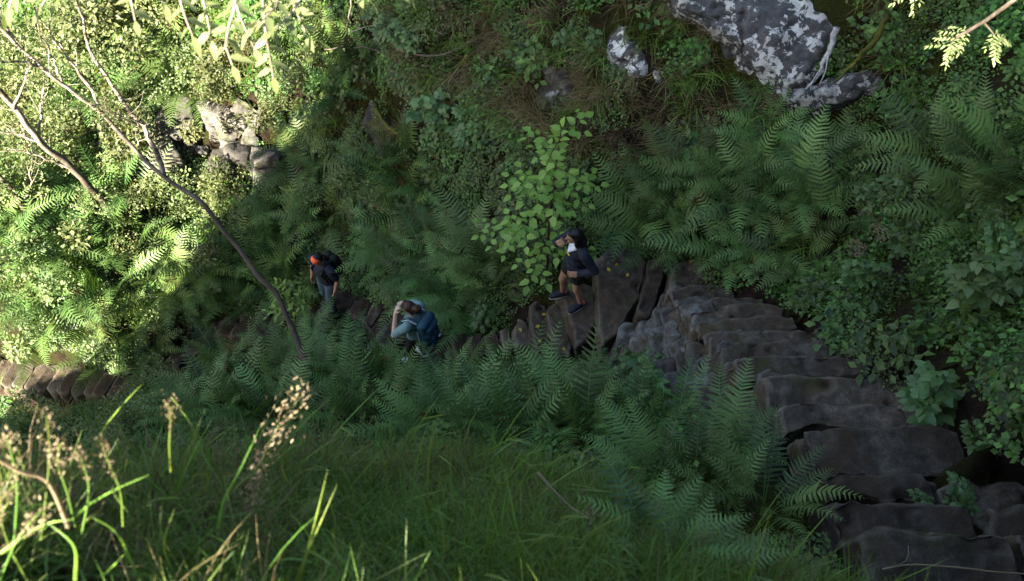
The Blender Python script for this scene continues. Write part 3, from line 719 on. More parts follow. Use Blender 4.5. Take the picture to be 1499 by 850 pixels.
# candidate points all over the ground that the camera (or one a step aside) can see
def candidates(n, seed, x=(-17, 9), y=(0.3, 18), margin=.3):
    r = np.random.default_rng(seed); px = r.uniform(*x, n); py = r.uniform(*y, n)
    nv = normal_at(px, py); keep = r.random(n) < np.clip(1 / np.maximum(nv[:, 2], .3), 0, 3) / 3
    px, py, nv = px[keep], py[keep], nv[keep]; z = zat(px, py); p = np.stack([px, py, z], 1)
    U, Vv, dep = proj(p); k = (U > -1499 * margin) & (U < 1499 * (1 + margin)) & (Vv > -850 * margin * 1.4) & (Vv < 850 * (1 + margin))
    kn = grid_at(KN.astype(float), px, py) > .5
    return p[k], nv[k], U[k], Vv[k], kn[k]
def poly_mask(U, Vv, polys):
    o = np.zeros(U.shape, bool)
    for p in polys: o |= in_poly(U, Vv, p)
    return o
BROWN = [[(560, 20), (660, 0), (900, 0), (905, 90), (960, 130), (1000, 240), (870, 230), (760, 210), (690, 180), (600, 110)], [(925, 30), (1000, 30), (1100, 100), (1150, 140), (1130, 180), (1000, 240), (950, 120)], [(990, 0), (1010, 30), (930, 40), (900, 0)]]
MOSSY = [[(380, 150), (420, 140), (470, 200), (460, 215), (400, 200)], [(490, 130), (560, 130), (660, 240), (640, 265), (540, 200)], [(760, 150), (860, 150), (880, 240), (780, 240)], [(980, 180), (1040, 160), (1050, 230), (980, 250)], [(1225, 60), (1330, 60), (1330, 120), (1230, 130)], [(1240, 0), (1330, 0), (1320, 60), (1240, 60)]]
ROCKPX = [r[0] for r in ROCKS]
LITROCK = [[(235, 150), (390, 145), (400, 205), (240, 265)], [(318, 225), (405, 215), (412, 285), (318, 270)]]

FGROUPS = {  # key: (label, group, [(polygon px), spacing px], scale, extra keys)
    'near bank': ('tall green fern in the dense bank between the grassy knoll and the backpack woman', 'ferns on the bank before the knoll', [(430, 575), (520, 552), (640, 585), (740, 600), (850, 608), (870, 610), (860, 660), (760, 665), (620, 650), (470, 645), (400, 610)], 29, (.75, 1.0)),
    'wall foot': ('dark large fern at the foot of the stone side wall, left of the near steps', 'ferns beside the side wall', [(930, 650), (1010, 640), (1050, 655), (1100, 700), (1150, 700), (1190, 740), (1210, 790), (1130, 780), (1010, 740), (940, 700)], 44, (.55, .78)),
    'far side': ('arching fern on the far bank behind the bend of the stairs', 'ferns behind the bend', [(900, 330), (920, 290), (1000, 250), (1090, 250), (1190, 270), (1210, 330), (1190, 390), (1120, 400), (1060, 360), (970, 355)], 34, (.75, 1.0)),
    'under rock': ('fern directly below the big lichen rock', 'ferns below the lichen rock', [(1110, 190), (1160, 170), (1250, 165), (1265, 220), (1180, 235), (1110, 230)], 36, (.6, .8)),
    'right edge': ('bluish dark fern at the right edge of the picture, halfway up the slope', 'ferns at the right edge', [(1370, 240), (1440, 220), (1520, 240), (1520, 320), (1440, 310), (1380, 280)], 44, (.8, 1.05)),
    'middle slope': ('dark fern on the slope between the headband man and the bright sapling', 'ferns left of the sapling', [(560, 350), (600, 330), (690, 330), (740, 380), (745, 440), (700, 455), (660, 440), (600, 420), (560, 400)], 33, (.75, 1.0)),
    'ledge': ('fern hanging over the shaded rock ledge above the middle slope', 'ferns over the shaded ledge', [(560, 240), (600, 215), (640, 250), (650, 300), (600, 310), (570, 280)], 32, (.7, .95)),
    'shade edge': ('fern on the shaded slope above the headband man, right of the rock pile', 'ferns at the edge of the shade', [(400, 235), (440, 215), (490, 215), (500, 270), (480, 340), (420, 350), (395, 300)], 33, (.9, 1.2)),
    'upper shade': ('fern in the dark hollow at the top, left of the brown hanging grass', 'ferns in the upper hollow', [(430, 60), (500, 50), (545, 100), (530, 150), (470, 130)], 40, (.8, 1.0)),
    'path side': ('fern on the slope above the lower path, left of the headband man', 'ferns above the lower path', [(250, 400), (300, 360), (400, 370), (450, 400), (440, 425), (380, 435), (300, 445), (260, 455)], 31, (.9, 1.15)),
    'below path': ('grey green fern in the wide thicket below the lower path and leaning trunk', 'ferns below the lower path', [(240, 560), (290, 525), (390, 510), (450, 490), (510, 505), (480, 550), (420, 590), (400, 640), (310, 620), (250, 610)], 28, (.85, 1.1)),
    'sunny slope': ('yellow green sunlit fern on the bright slope at the left', 'sunlit ferns on the left slope', [(-20, 330), (60, 290), (170, 290), (235, 330), (240, 440), (220, 510), (130, 525), (40, 515), (-20, 505)], 33, (1.0, 1.35)),
    'sunny top': ('sunlit fern high on the bright slope above the rock pile', 'sunlit ferns above the rocks', [(60, 60), (200, 20), (290, 60), (280, 130), (200, 160), (100, 130)], 52, (1.0, 1.3)),
    'knoll foot': ('small fern at the lower right edge of the grassy knoll', 'small ferns at the knoll edge', [(900, 760), (970, 770), (1060, 800), (1090, 845), (1020, 860), (940, 820)], 42, (.36, .5)),
}
p, nv, U, Vv, kn = candidates(41000, 21)
n0 = fbm(p, .9, 2, 61)
pit = np.zeros(len(p), bool)
for hx, hy, hd, hr_ in PITS: pit |= np.hypot(p[:, 0] - hx, p[:, 1] - hy) < hr_ * .9
fine = fbm(p, 3.2, 2, 63)
ok = ~kn & ~on_step(p[:, 0], p[:, 1], .06) & ~hides_step(p, (.06, .14, .22)) & ~poly_mask(U, Vv, ROCKPX) & ~poly_mask(U, Vv, LITROCK)
br = poly_mask(U, Vv, BROWN); ms = poly_mask(U, Vv, MOSSY); r0 = rng.random(len(p))
# small leaved herbs
HERB = coll('herb_shape', [herb_patch(s, n, .19, h, sz, 1, asp, cl).mesh('herb', M_herb, False) for s, n, h, sz, asp, cl in [(7, 20, .3, .085, .6, 3), (1, 60, .16, .032, .8, 3), (2, 45, .22, .045, .7, 3), (3, 80, .12, .026, .9, 3), (4, 34, .26, .058, .65, 3), (5, 55, .2, .036, .5, 4), (6, 40, .3, .042, .75, 4), (8, 24, .34, .068, .8, 5)]])
fz = poly_mask(U, Vv, [f[2] for kk, f in FGROUPS.items() if kk not in ('sunny slope', 'sunny top')])
k = ok & (fine > np.where(U < 420, -.5, -.16)) & (r0 < np.where(fz, .22, np.where(br, .3, np.where(ms, .35, .95)))) & (n0 > np.where(U < 420, -1.4, -.95))
tilt = nrm(nv[k] * .55 + np.array([0, 0, .6]) + rng.normal(0, .12, (k.sum(), 3)))
idx = np.clip(((fbm(p[k], 1.4, 2, 71) + 1) * 4 + rng.normal(0, 1.1, k.sum())).astype(int), 0, 7)
scatter('ground_cover', p[k], euler_up(tilt, rng.uniform(0, 6.28, k.sum())), rng.uniform(.7, 1.35, k.sum()), idx, HERB)
# moss cushions
MOSS = coll('moss_shape', [herb_patch(s, 160, .16, .05, .014, 0, .6, 3).mesh('mossy', M_moss, False) for s in (31, 32, 33)])
k = ok & (r0 < np.where(ms, .95, np.where(br, .25, .12)))
scatter('moss', p[k], euler_up(nrm(nv[k] + rng.normal(0, .1, (k.sum(), 3))), rng.uniform(0, 6.28, k.sum())), rng.uniform(.8, 1.5, k.sum()), rng.integers(0, 3, k.sum()), MOSS)
# wispy brown grass combed down the shaded slope, greener blades elsewhere
HANG = coll('hanging_shape', [hang_tuft(s, 70, .4, .007, M_dry) for s in (41, 42, 43)] + [hang_tuft(s, 50, .4, .009, M_grass) for s in (44, 45)])
p2, nv2, U2, V2, kn2 = candidates(36000, 22, y=(5, 18))
ok2 = ~kn2 & ~on_step(p2[:, 0], p2[:, 1], .15) & ~hides_step(p2, (.1, .2)) & ~poly_mask(U2, V2, ROCKPX) & ~poly_mask(U2, V2, LITROCK); b2 = poly_mask(U2, V2, BROWN); r2 = rng.random(len(p2))
lit2 = (U2 < 380) & (V2 < 520)
k = ok2 & (r2 < np.where(b2, .5, np.where(lit2, .22, .05)))
dh = np.arctan2(nv2[k, 1], nv2[k, 0]) + rng.normal(0, .35, k.sum())
scatter('hanging_grass', p2[k], np.stack([rng.normal(0, .12, k.sum()), rng.normal(.15, .12, k.sum()), dh], 1), rng.uniform(.7, 1.4, k.sum()), np.where(rng.random(k.sum()) < np.where(b2[k], .6, .35), rng.integers(0, 3, k.sum()), rng.integers(3, 5, k.sum())), HANG)
# thick grass of the knoll
GR = coll('grass_shape', [tuft(s, 50, .19, .0031, (.05, .7), (.2, 1.6), M_grass, .05) for s in (51, 52, 53)] + [tuft(54, 10, .3, .007, (.05, .6), (.2, 1.3), M_grass, .06, 5)] + [tuft(55, 50, .19, .0028, (.1, .7), (.4, 1.4), M_dry, .045)])
p3, nv3, U3, V3, kn3 = candidates(42000, 23, x=(-3.6, 3.2), y=(-.4, 3.2), margin=.3)
k = kn3 & (fbm(p3, 3.5, 2, 83) > -.5)
pp = p3[k]; rr = rng.random(len(pp)); cl = fbm(pp, 2.3, 2, 81)
idx = np.where(rr < .1, 3, np.where(rr < .24 + .2 * cl, 4, rng.integers(0, 3, len(pp))))
scatter('knoll_grass', pp, np.stack([rng.normal(0, .2, len(pp)), rng.normal(0, .2, len(pp)), rng.uniform(0, 6.28, len(pp))], 1), rng.uniform(.7, 1.25, len(pp)), idx, GR)

# ------------------------------------------------------------------ ferns, each a thing
fi = 0
def hides_person(pt):
    for h in (.3, .6, .9):
        u, v, _ = proj(pt + [0, 0, h])
        for x0, y0, x1, y1 in ((570, 430, 655, 522), (450, 355, 512, 442), (805, 310, 885, 450)):
            if x0 < u < x1 and y0 < v < y1: return True
    return False
for key, (lab, grp, poly, sp, sc) in FGROUPS.items():
    sp *= 1.18; r = np.random.default_rng(len(key) * 7 + 3); poly = np.array(poly, float); lo, hi = poly.min(0), poly.max(0); got = []
    for _ in range(900):
        q = r.uniform(lo, hi)
        if not in_poly(q[:1], q[1:], poly)[0]: continue
        if any(math.hypot(q[0] - a, q[1] - b) < sp for a, b in got): continue
        got.append(tuple(q))
    for a, b in got:
        pt, D = hit(a, b, valley=key != 'knoll foot'); pt[2] = zat(pt[0], pt[1])
        if on_step(pt[:1], pt[1:2], .12)[0] or hides_step(pt[None], (.15, .3, .5, .7))[0] or hides_person(pt) or poly_mask(np.array([a]), np.array([b]), [[(225, 140), (400, 140), (415, 290), (300, 290), (225, 270)]])[0]: continue
        o = ob('fern', FERNS[r.integers(0, 6)], loc=pt - [0, 0, .03]); fi += 1
        n = normal_at(pt[:1], pt[1:2])[0]; u = nrm(n * .45 + np.array([0, 0, .75]) + r.normal(0, .08, 3))
        o.rotation_euler = euler_up([u], [r.uniform(0, 6.28)])[0]; s = r.uniform(*sc); o.scale = (s, s, s * r.uniform(.9, 1.1))
        tag(o, lab, 'fern', grp)
print('ferns', fi)

# ------------------------------------------------------------------ broad leaved plants, bushes
def compound_leaf(g, o, d, up, L, r, n=3):
    """raspberry-like: leaflets on a stalk"""
    s = nrm(np.cross(d, up)); O = []; D = []; Ls = []
    O.append(o + d * L * .45); D.append(d); Ls.append(L * .62)
    for k in range((n - 1) // 2):
        f = .42 - .22 * k
        for sg in (-1, 1): O.append(o + d * L * f); D.append(nrm(d * .45 + s * sg)); Ls.append(L * (.52 - .06 * k))
    Ls = np.array(Ls); leafset(g, np.array(O), np.array(D), np.broadcast_to(up + r.normal(0, .15, 3), (len(O), 3)), Ls, Ls * .68, .16, .25, np.clip(r.normal(.5, .2) + r.normal(0, .06, len(O)), 0, 1), 2)
    tube(g, np.array([o, o + d * L * .5]), .003, 3, .3, False)
def broad_mesh(seed, nst=7, h=.45, L=.14, n=5):
    g = G(); r = np.random.default_rng(seed)
    for k in range(nst):
        az = r.uniform(0, 6.28); ln = r.uniform(.1, .5); hh = h * r.uniform(.6, 1.1)
        top = np.array([math.cos(az) * hh * ln, math.sin(az) * hh * ln, hh]); tube(g, smoothpath([[0, 0, 0], top * [.4, .4, .6], top], 6), .004, 4, .25, False)
        for j in range(5):
            f = .55 + .45 * j / 4; a = az + j * 2.4 + r.uniform(-.3, .3); el = r.uniform(-.1, .45)
            d = np.array([math.cos(a) * math.cos(el), math.sin(a) * math.cos(el), math.sin(el)]); up = nrm(np.array([-.35 * d[0], -.35 * d[1], 1]))
            compound_leaf(g, top * f, d, up, L * r.uniform(.8, 1.25) * (1.1 - .2 * j / 4), r, n)
    return g.mesh('broadleaf_plant', M_broad, True)
BROADS = [broad_mesh(1), broad_mesh(2, 9, .5, .13, 3), broad_mesh(3, 6, .6, .17, 5), broad_mesh(4, 8, .35, .11, 3)]
def put(name, mesh, px, py, scale, lab, cat, grp=None, valley=True, lean=.4, spin=None):
    pt, D = hit(px, py, valley); pt[2] = zat(pt[0], pt[1])
    o = ob(name, mesh, loc=pt - [0, 0, .02]); u = nrm(normal_at(pt[:1], pt[1:2])[0] * lean + np.array([0, 0, .8]))
    o.rotation_euler = euler_up([u], [random.uniform(0, 6.28) if spin is None else spin])[0]; o.scale = (scale,) * 3; return tag(o, lab, cat, grp)
for k, (x, y, s, v, lab) in enumerate([(1395, 580, 1.0, 2, 'large bright leaved plant right of the reddish sixth step'), (1440, 470, 1.15, 2, 'pale bluish large leaved plant at the right edge above the steps'), (1410, 440, .9, 0, 'leafy plant left of the pale bluish plant at the right'),
        (1465, 410, 1.0, 1, 'broad leaved plant at the right edge, topmost of its row'), (1440, 690, .8, 3, 'low green plant at the right end of the fourth step'), (1470, 640, .7, 1, 'small leafy plant at the right edge beside the fourth step'),
        (1345, 735, .42, 3, 'small green sprig growing out of the joint between two steps'), (1388, 738, .3, 3, 'tiny leafy sprig right of the small sprig between steps'), (1345, 610, .42, 3, 'little plant growing on the right end of the fifth step'), (1300, 590, .3, 3, 'tiny plant on the edge of the sixth step'),
        (1325, 365, .9, 0, 'yellowish leafy plant on the far bank above the steps'), (1255, 440, .8, 2, 'bluish leaved plant beside the right ends of the middle steps'), (1215, 480, .6, 3, 'small light green plant right of the eighth step'), (1245, 500, .6, 1, 'light leaved plant right of the seventh step'),
        (910, 580, 1.0, 1, 'leafy bramble left of the stone side wall, topmost'), (880, 600, .9, 0, 'leafy bramble nearest the fern bank'), (945, 600, .95, 2, 'leafy bramble close against the side wall'), (960, 560, .8, 1, 'bramble in the gap between big slab and side wall'), (920, 540, .8, 3, 'low bramble under the big brown slab'),
        (680, 480, .8, 3, 'low leafy plant above the backpack woman steps'), (720, 475, .8, 1, 'leafy plant between middle ferns and the dark steps'), (650, 180, 1.1, 2, 'dark leafy plant high on the shaded slope, left of hanging grass'), (690, 195, 1.0, 0, 'dark leafy plant under the brown hanging grass'), (610, 100, 1.1, 1, 'green leafy plant in the upper hollow'), (585, 70, 1.0, 2, 'leafy plant near the dead upright branch'),
        (830, 60, .8, 3, 'small light green shrub among brown grass at the top'), (870, 75, .7, 3, 'small light green plant left of the pale slab'), (900, 120, .6, 3, 'tiny shrub under the pale slab'), (1280, 300, .9, 1, 'leafy plant right of the ferns behind the bend'), (1230, 260, .9, 3, 'light green small plant right of the far ferns'), (1330, 280, .9, 0, 'leafy plant in the dark bank left of the right edge ferns'), (1180, 445, .55, 3, 'small plant at the right end of the tenth step'), (1105, 410, .6, 1, 'plant behind the thirteenth step')]):
    put('broadleaf_plant', BROADS[v], x, y, s, lab, 'plant', 'broad leaved plants')

def crown_leaves(g, centers, rad, n, size, r, rings=1, asp=.6, hang=0.0):
    for c, R0 in zip(centers, rad):
        m = int(n * R0 ** 2); d = nrm(r.normal(size=(m, 3))); rr = R0 * r.random(m) ** .4
        O = c + d * rr[:, None] * [1, 1, .8]; D = nrm(d + r.normal(0, .7, (m, 3)) - np.array([0, 0, hang])); N = nrm(np.array([0, 0, 1.]) + r.normal(0, .5, (m, 3)) + d * .4)
        s = size * r.uniform(.6, 1.3, m); leafset(g, O, D, N, s, s * asp, .15, .2, np.clip(r.normal(.5, .22, m) + r.normal(0, .1), 0, 1), rings)
def bush_mesh(seed, nc=11, size=.065, rad=.75, rings=1):
    r = np.random.default_rng(seed); g = G(); c = []; rd = []
    for k in range(nc):
        d = r.normal(size=3) * [.55, .55, .3]; p = np.array([0, 0, .45]) + d * rad; p[2] = abs(p[2]); c.append(p); rd.append(r.uniform(.14, .3) * rad / .75)
        tube(g, smoothpath([[0, 0, 0], p * [.4, .4, .7], p], 6), np.linspace(.012, .003, 6), 5, 0.0, False)
    crown_leaves(g, c, rd, 2600, size, r, rings); return g.mesh('bush', M_bush, False)
BUSH = [bush_mesh(1), bush_mesh(2, 9, .05), bush_mesh(3, 12, .085, .9), bush_mesh(4, 8, .045, .6)]
put_b = []
for k, (x, y, s) in enumerate([(30, 180, 1.2), (90, 200, 1.0), (20, 300, 1.0), (100, 50, 1.3), (40, 90, 1.2), (160, 110, 1.1), (190, 60, 1.2), (220, 110, 1.0), (200, 200, 1.0), (170, 240, 1.1), (120, 260, 1.0), (260, 110, .9), (240, 300, .9), (190, 310, .9), (290, 100, .8),
        (310, 60, 1.0), (60, 370, .9), (30, 440, .9), (120, 420, .8), (180, 460, .8), (280, 290, .8), (340, 320, .8), (330, 290, .7), (10, 230, 1.1), (240, 20, 1.2), (150, 10, 1.3), (340, 110, .7), (380, 90, .7)]):
    put('bush', BUSH[k % 4], x, y, s, 'sunlit small leaved bush on the bright slope at the upper left', 'bush', 'bushes of the sunlit slope')
for k, (x, y, s) in enumerate([(60, 640, .9), (130, 650, 1.0), (200, 640, .95), (230, 610, .8), (20, 690, .9), (100, 700, .9), (170, 690, .8), (30, 610, .6)]):
    put('bush', BUSH[[1, 3, 1, 3][k % 4]], x, y, s, 'speckled small leaved bush below the far left path, behind the knoll', 'bush', 'bushes below the far left path')
for k, (x, y, s) in enumerate([(470, 60, .8), (430, 110, .7), (600, 40, .8), (560, 200, .6), (520, 250, .7), (540, 310, .7)]):
    put('bush', BUSH[[1, 3][k % 2]], x, y, s, 'dark bush in the shaded hollow right of the rock pile', 'bush', 'bushes in the shaded hollow')

# ------------------------------------------------------------------ trees, saplings, branches
def spray(g, path, rad, leafL, r, step=.05, asp=.6, lift=.3, side_up=np.array([0, 0, 1.]), rings=2, tint=(.5, .18)):
    """a twig with alternate leaves both sides"""
    pts = smoothpath(path, max(6, int(np.linalg.norm(np.diff(path, axis=0), axis=1).sum() / .05) + 2))
    seg = np.r_[0, np.cumsum(np.linalg.norm(np.diff(pts, axis=0), axis=1))]; n = max(int(seg[-1] / step), 3)
    s = np.linspace(.12, 1, n) * seg[-1]; o = np.stack([np.interp(s, seg, pts[:, i]) for i in range(3)], 1); T = nrm(np.gradient(o, axis=0))
    S = nrm(np.cross(T, side_up)); sg = np.where(np.arange(n) % 2, 1, -1)[:, None]
    D = nrm(T * .55 + S * sg + side_up * lift * r.uniform(-.5, .8, (n, 1)) + r.normal(0, .12, (n, 3))); D[-1] = T[-1]
    L = leafL * r.uniform(.75, 1.15, n)
    leafset(g, o, D, side_up + r.normal(0, .22, (n, 3)), L, L * asp, .14, .22, np.clip(r.normal(*tint, n), 0, 1), rings)
def sapling(base, top, ntw, Lt, leafL, seed, name, lab, mat, asp=.62, toward=None, low=.2):
    r = np.random.default_rng(seed); base, top = np.array(base), np.array(top); t = empty(name, base)
    mid = (base + top) / 2 + r.normal(0, .05, 3); trunk = smoothpath([base, mid, top], 14) - base; g = G(); tube(g, trunk, np.linspace(.018, .004, 14), 7, .3); gl = G()
    for k in range(ntw):
        f = low + (1 - low) * (k + .5) / ntw; p = trunk[min(int(f * 13), 13)]
        az = k * 2.4 + r.uniform(-.4, .4); d = np.array([math.cos(az), math.sin(az), .25])
        if toward is not None: d = nrm(d + toward)
        L = Lt * r.uniform(.7, 1.1) * (1.15 - .75 * f); e = p + d * L; path = [p, p + d * L * .5 + [0, 0, .06 * L], e - [0, 0, .1 * L]]
        tube(g, smoothpath(path, 7), np.linspace(.006, .002, 7), 4, .3, False); spray(gl, np.array(path), .002, leafL, r, leafL * .56, asp)
        for j in range(2):
            q = p + d * L * (.35 + .25 * j); dd = nrm(d + np.array([-d[1], d[0], .15]) * (1 if j else -1) * .9); path = [q, q + dd * L * .22, q + dd * L * .42 - [0, 0, .04]]
            tube(g, smoothpath(path, 5), np.linspace(.004, .0015, 5), 4, .3, False); spray(gl, np.array(path), .002, leafL * .95, r, leafL * .5, asp)
    spray(gl, trunk[8:], .002, leafL, r, leafL * .4, asp)
    ob('trunk', g.mesh('trunk', M_barkdk), t); ob('crown', gl.mesh('crown', mat, True), t); tag(t, lab, 'sapling'); return t
b1, _ = hit(800, 402, True); b1[2] = zat(b1[0], b1[1]); D1 = np.linalg.norm(b1)
sapling(b1, P(822, 185, D1 - 1.9), 17, .98, .118, 5, 'sapling', 'bright light green leafy sapling behind the woman in shorts', M_sapling, .66, np.array([-.25, -.35, 0]))
b2, _ = hit(432, 500, True); b2[2] = zat(b2[0], b2[1]); D2 = np.linalg.norm(b2)
sapling(b2, P(412, 412, D2 - 1.2), 9, .55, .12, 6, 'sapling', 'small bright green sapling beside the dark leaning trunk', M_sapling, .42, np.array([-.1, -.3, 0]), .35)

def branchy(path_pts, r0, r1, name, lab, cat, mat, twigs, leaf=None, leafn=0, seed=0, part='trunk', leafsize=.05, grp=None, cl=.14):
    """tree with trunk, side branches (pixel paths) and a sparse crown at the twig ends"""
    r = np.random.default_rng(seed); base = np.array(path_pts[0]); t = empty(name, base); g = G(); gl = G()
    pts = smoothpath(path_pts, 40); pts[1:-1] += np.stack([fbm(pts[1:-1] + 5 * i_, 1.6, 3, 7 + seed) for i_ in range(3)], 1) * .05; tube(g, pts - base, np.linspace(r0, r1, 40) * (1 + .12 * fbm(pts, 5, 2, seed)), 9, np.clip(np.linspace(-.45, .75, 40), 0, 1)); ends = []  # tint ramp paints shade into the lower trunk's bark colour
    for tw, ra in twigs:
        tp = smoothpath(tw, 16); tp[1:-1] += r.normal(0, .012, (14, 3)); tube(g, tp - base, np.linspace(ra, ra * .3, 16), 6, .5, False); ends += [tp[-1], tp[10], tp[13]]
        for j in range(5):
            q = tp[4 + 2 * j]; d = nrm(nrm(tp[-1] - tp[0]) + r.normal(0, .8, 3)); e = q + d * r.uniform(.25, .7); f = smoothpath([q, (q + e) / 2 + r.normal(0, .04, 3), e], 6); tube(g, f - base, np.linspace(ra * .35, .002, 6), 4, .5, False); ends.append(e)
    ob(part, g.mesh(part, mat), t)
    if leaf: crown_leaves(gl, [e - base for e in ends], [r.uniform(cl, cl * 2.2) for _ in ends], leafn, leafsize, r); ob('crown', gl.mesh('crown', leaf, False), t)
    return tag(t, lab, cat, grp)
def PP(L): return np.array([P(x, y, DM(D)) for x, y, D in L])
bt, Dt = hit(474, 572, True); bt[2] = zat(bt[0], bt[1]); Dt = np.linalg.norm(bt); Dt = 13 + (Dt - 13) / .72 if Dt > 13 else Dt
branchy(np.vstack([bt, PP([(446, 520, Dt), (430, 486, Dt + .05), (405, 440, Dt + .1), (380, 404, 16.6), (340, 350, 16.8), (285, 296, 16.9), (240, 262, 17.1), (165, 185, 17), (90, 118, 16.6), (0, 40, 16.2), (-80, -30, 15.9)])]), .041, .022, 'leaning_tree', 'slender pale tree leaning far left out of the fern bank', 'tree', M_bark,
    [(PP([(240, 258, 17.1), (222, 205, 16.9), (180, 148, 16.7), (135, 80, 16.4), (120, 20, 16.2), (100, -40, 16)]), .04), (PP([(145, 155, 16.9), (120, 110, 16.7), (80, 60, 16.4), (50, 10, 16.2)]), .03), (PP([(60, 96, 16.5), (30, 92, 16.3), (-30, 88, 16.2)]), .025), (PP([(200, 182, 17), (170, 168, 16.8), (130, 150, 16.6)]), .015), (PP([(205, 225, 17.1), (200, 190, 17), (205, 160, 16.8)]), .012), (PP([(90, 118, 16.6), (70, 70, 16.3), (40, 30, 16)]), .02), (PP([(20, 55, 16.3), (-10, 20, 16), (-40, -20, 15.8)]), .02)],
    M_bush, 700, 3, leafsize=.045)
bt2, Dt2 = hit(208, 362); bt2 = np.array(bt2); Dt2 = 13 + (Dt2 - 13) / .72
branchy(np.vstack([bt2, PP([(170, 318, Dt2 - .6), (130, 275, Dt2 - 1.1), (90, 235, Dt2 - 1.5), (55, 205, Dt2 - 1.9), (20, 160, Dt2 - 2.4), (-40, 90, Dt2 - 3)])]), .068, .04, 'pale_tree', 'thicker sunlit tree with spotted pale bark at the left edge', 'tree', M_bark,
    [(PP([(55, 205, Dt2 - 1.9), (60, 160, Dt2 - 2.2), (65, 110, Dt2 - 2.5)]), .03), (PP([(70, 215, Dt2 - 1.7), (40, 200, Dt2 - 1.8), (-20, 190, Dt2 - 2)]), .03), (PP([(100, 245, Dt2 - 1.4), (60, 230, Dt2 - 1.5), (10, 215, Dt2 - 1.6)]), .025), (PP([(20, 160, Dt2 - 2.4), (40, 100, Dt2 - 2.7), (30, 50, Dt2 - 3)]), .025)], M_bush, 700, 4, leafsize=.045)
bt3, D3 = hit(60, 345); D3 = 13 + (D3 - 13) / .72
branchy(np.vstack([bt3, PP([(30, 300, D3 - .5), (0, 262, D3 - .9), (-50, 220, D3 - 1.4)])]), .05, .035, 'pale_tree', 'short sunlit pale trunk at the left edge below the spotted tree', 'tree', M_bark, [(PP([(30, 300, D3 - .5), (45, 270, D3 - .8), (40, 235, D3 - 1)]), .02)], M_bush, 500, 5, leafsize=.04)

# dead branches, roots
def stick(name, px, r0, r1, lab, mat, seed=0, twigs=(), cat='branch', off=0.0, sides=7):
    pts = []
    for a in px:
        if len(a) == 3: pts.append(P(a[0], a[1], DM(a[2])))
        else: pt, D = hit(a[0], a[1], True); pts.append(P(a[0], a[1], D - .15 - off))
    pts = smoothpath(pts, 18); c = pts[0].copy(); g = G(); r = np.random.default_rng(seed); pts[1:-1] += r.normal(0, .01, (16, 3)); tube(g, pts - c, np.linspace(r0, r1, 18), sides)
    for tw in twigs:
        tp = []
        for a in tw: pt, D = hit(a[0], a[1], True); tp.append(P(a[0], a[1], D - .2 - off))
        tube(g, smoothpath(tp, 9) - c, np.linspace(r1 * .9, r1 * .4, 9), 5)
    return tag(ob(name, g.mesh(name, mat), loc=c), lab, cat)
stick('bleached_branch', [(1225, 40), (1219, 62), (1210, 85), (1198, 108), (1180, 130)], .036, .012, 'curved bleached white root against the big lichen rock', M_white, 1, [[(1212, 82), (1208, 105), (1200, 122)], [(1205, 96), (1190, 118), (1186, 132)]], off=.12)
stick('mossy_branch', [(1300, 20), (1288, 50), (1268, 74), (1248, 95), (1222, 120)], .036, .014, 'bent branch covered in yellow green moss right of the lichen rock', M_mossbark, 2, off=.15)
stick('dead_branch', [(568, 15), (574, 40), (578, 70), (582, 100)], .035, .02, 'upright grey dead branch in the upper hollow', M_barkdk, 3, [[(574, 40), (620, 40), (650, 50)], [(578, 72), (630, 82), (672, 72)]], off=.3)
stick('dead_branch', [(500, 75), (507, 45), (512, 15), (516, -15)], .014, .008, 'thin pale dead twig left of the upright dead branch', M_bark, 4, [[(505, 50), (540, 38), (575, 40)]], off=.4)
stick('dead_branch', [(650, 140), (662, 115), (690, 90)], .012, .006, 'thin bare twig across the mossy stone in the hollow', M_barkdk, 5, [[(662, 115), (680, 120), (685, 95)]], off=.2)
stick('dead_branch', [(475, 72), (530, 70), (590, 82), (640, 80)], .012, .005, 'long thin bare twig lying across the upper hollow', M_barkdk, 6, off=.3)
stick('mossy_branch', [(548, 150), (562, 178), (590, 200), (612, 222)], .035, .02, 'pale mossy root along the edge of the shaded ledge', M_mossbark, 7, off=.1)
stick('fallen_log', [(-40, 716, 14.0), (40, 710, 13.9), (90, 720, 13.8), (150, 760, 13.5)], .07, .05, 'pale grey fallen log behind the grass at the lower left', M_white, 8, cat='log')
def step_twig():
    g = G(); pts = [PZ(1290, 835, zmap(-6.37)), PZ(1330, 828, zmap(-6.37)), PZ(1400, 832, zmap(-6.365)), PZ(1450, 838, zmap(-6.36)), PZ(1510, 842, zmap(-6.35))]
    c = pts[0].copy(); tube(g, smoothpath(pts, 14) - c, np.linspace(.008, .005, 14), 5); tube(g, smoothpath([pts[0], PZ(1325, 822, zmap(-6.36)), PZ(1328, 800, zmap(-6.37))], 6) - c, .003, 4)
    tag(ob('fallen_twig', g.mesh('fallen_twig', M_straw), loc=c + [0, 0, .02]), 'thin dry twig lying across the nearest step', 'twig')
step_twig()
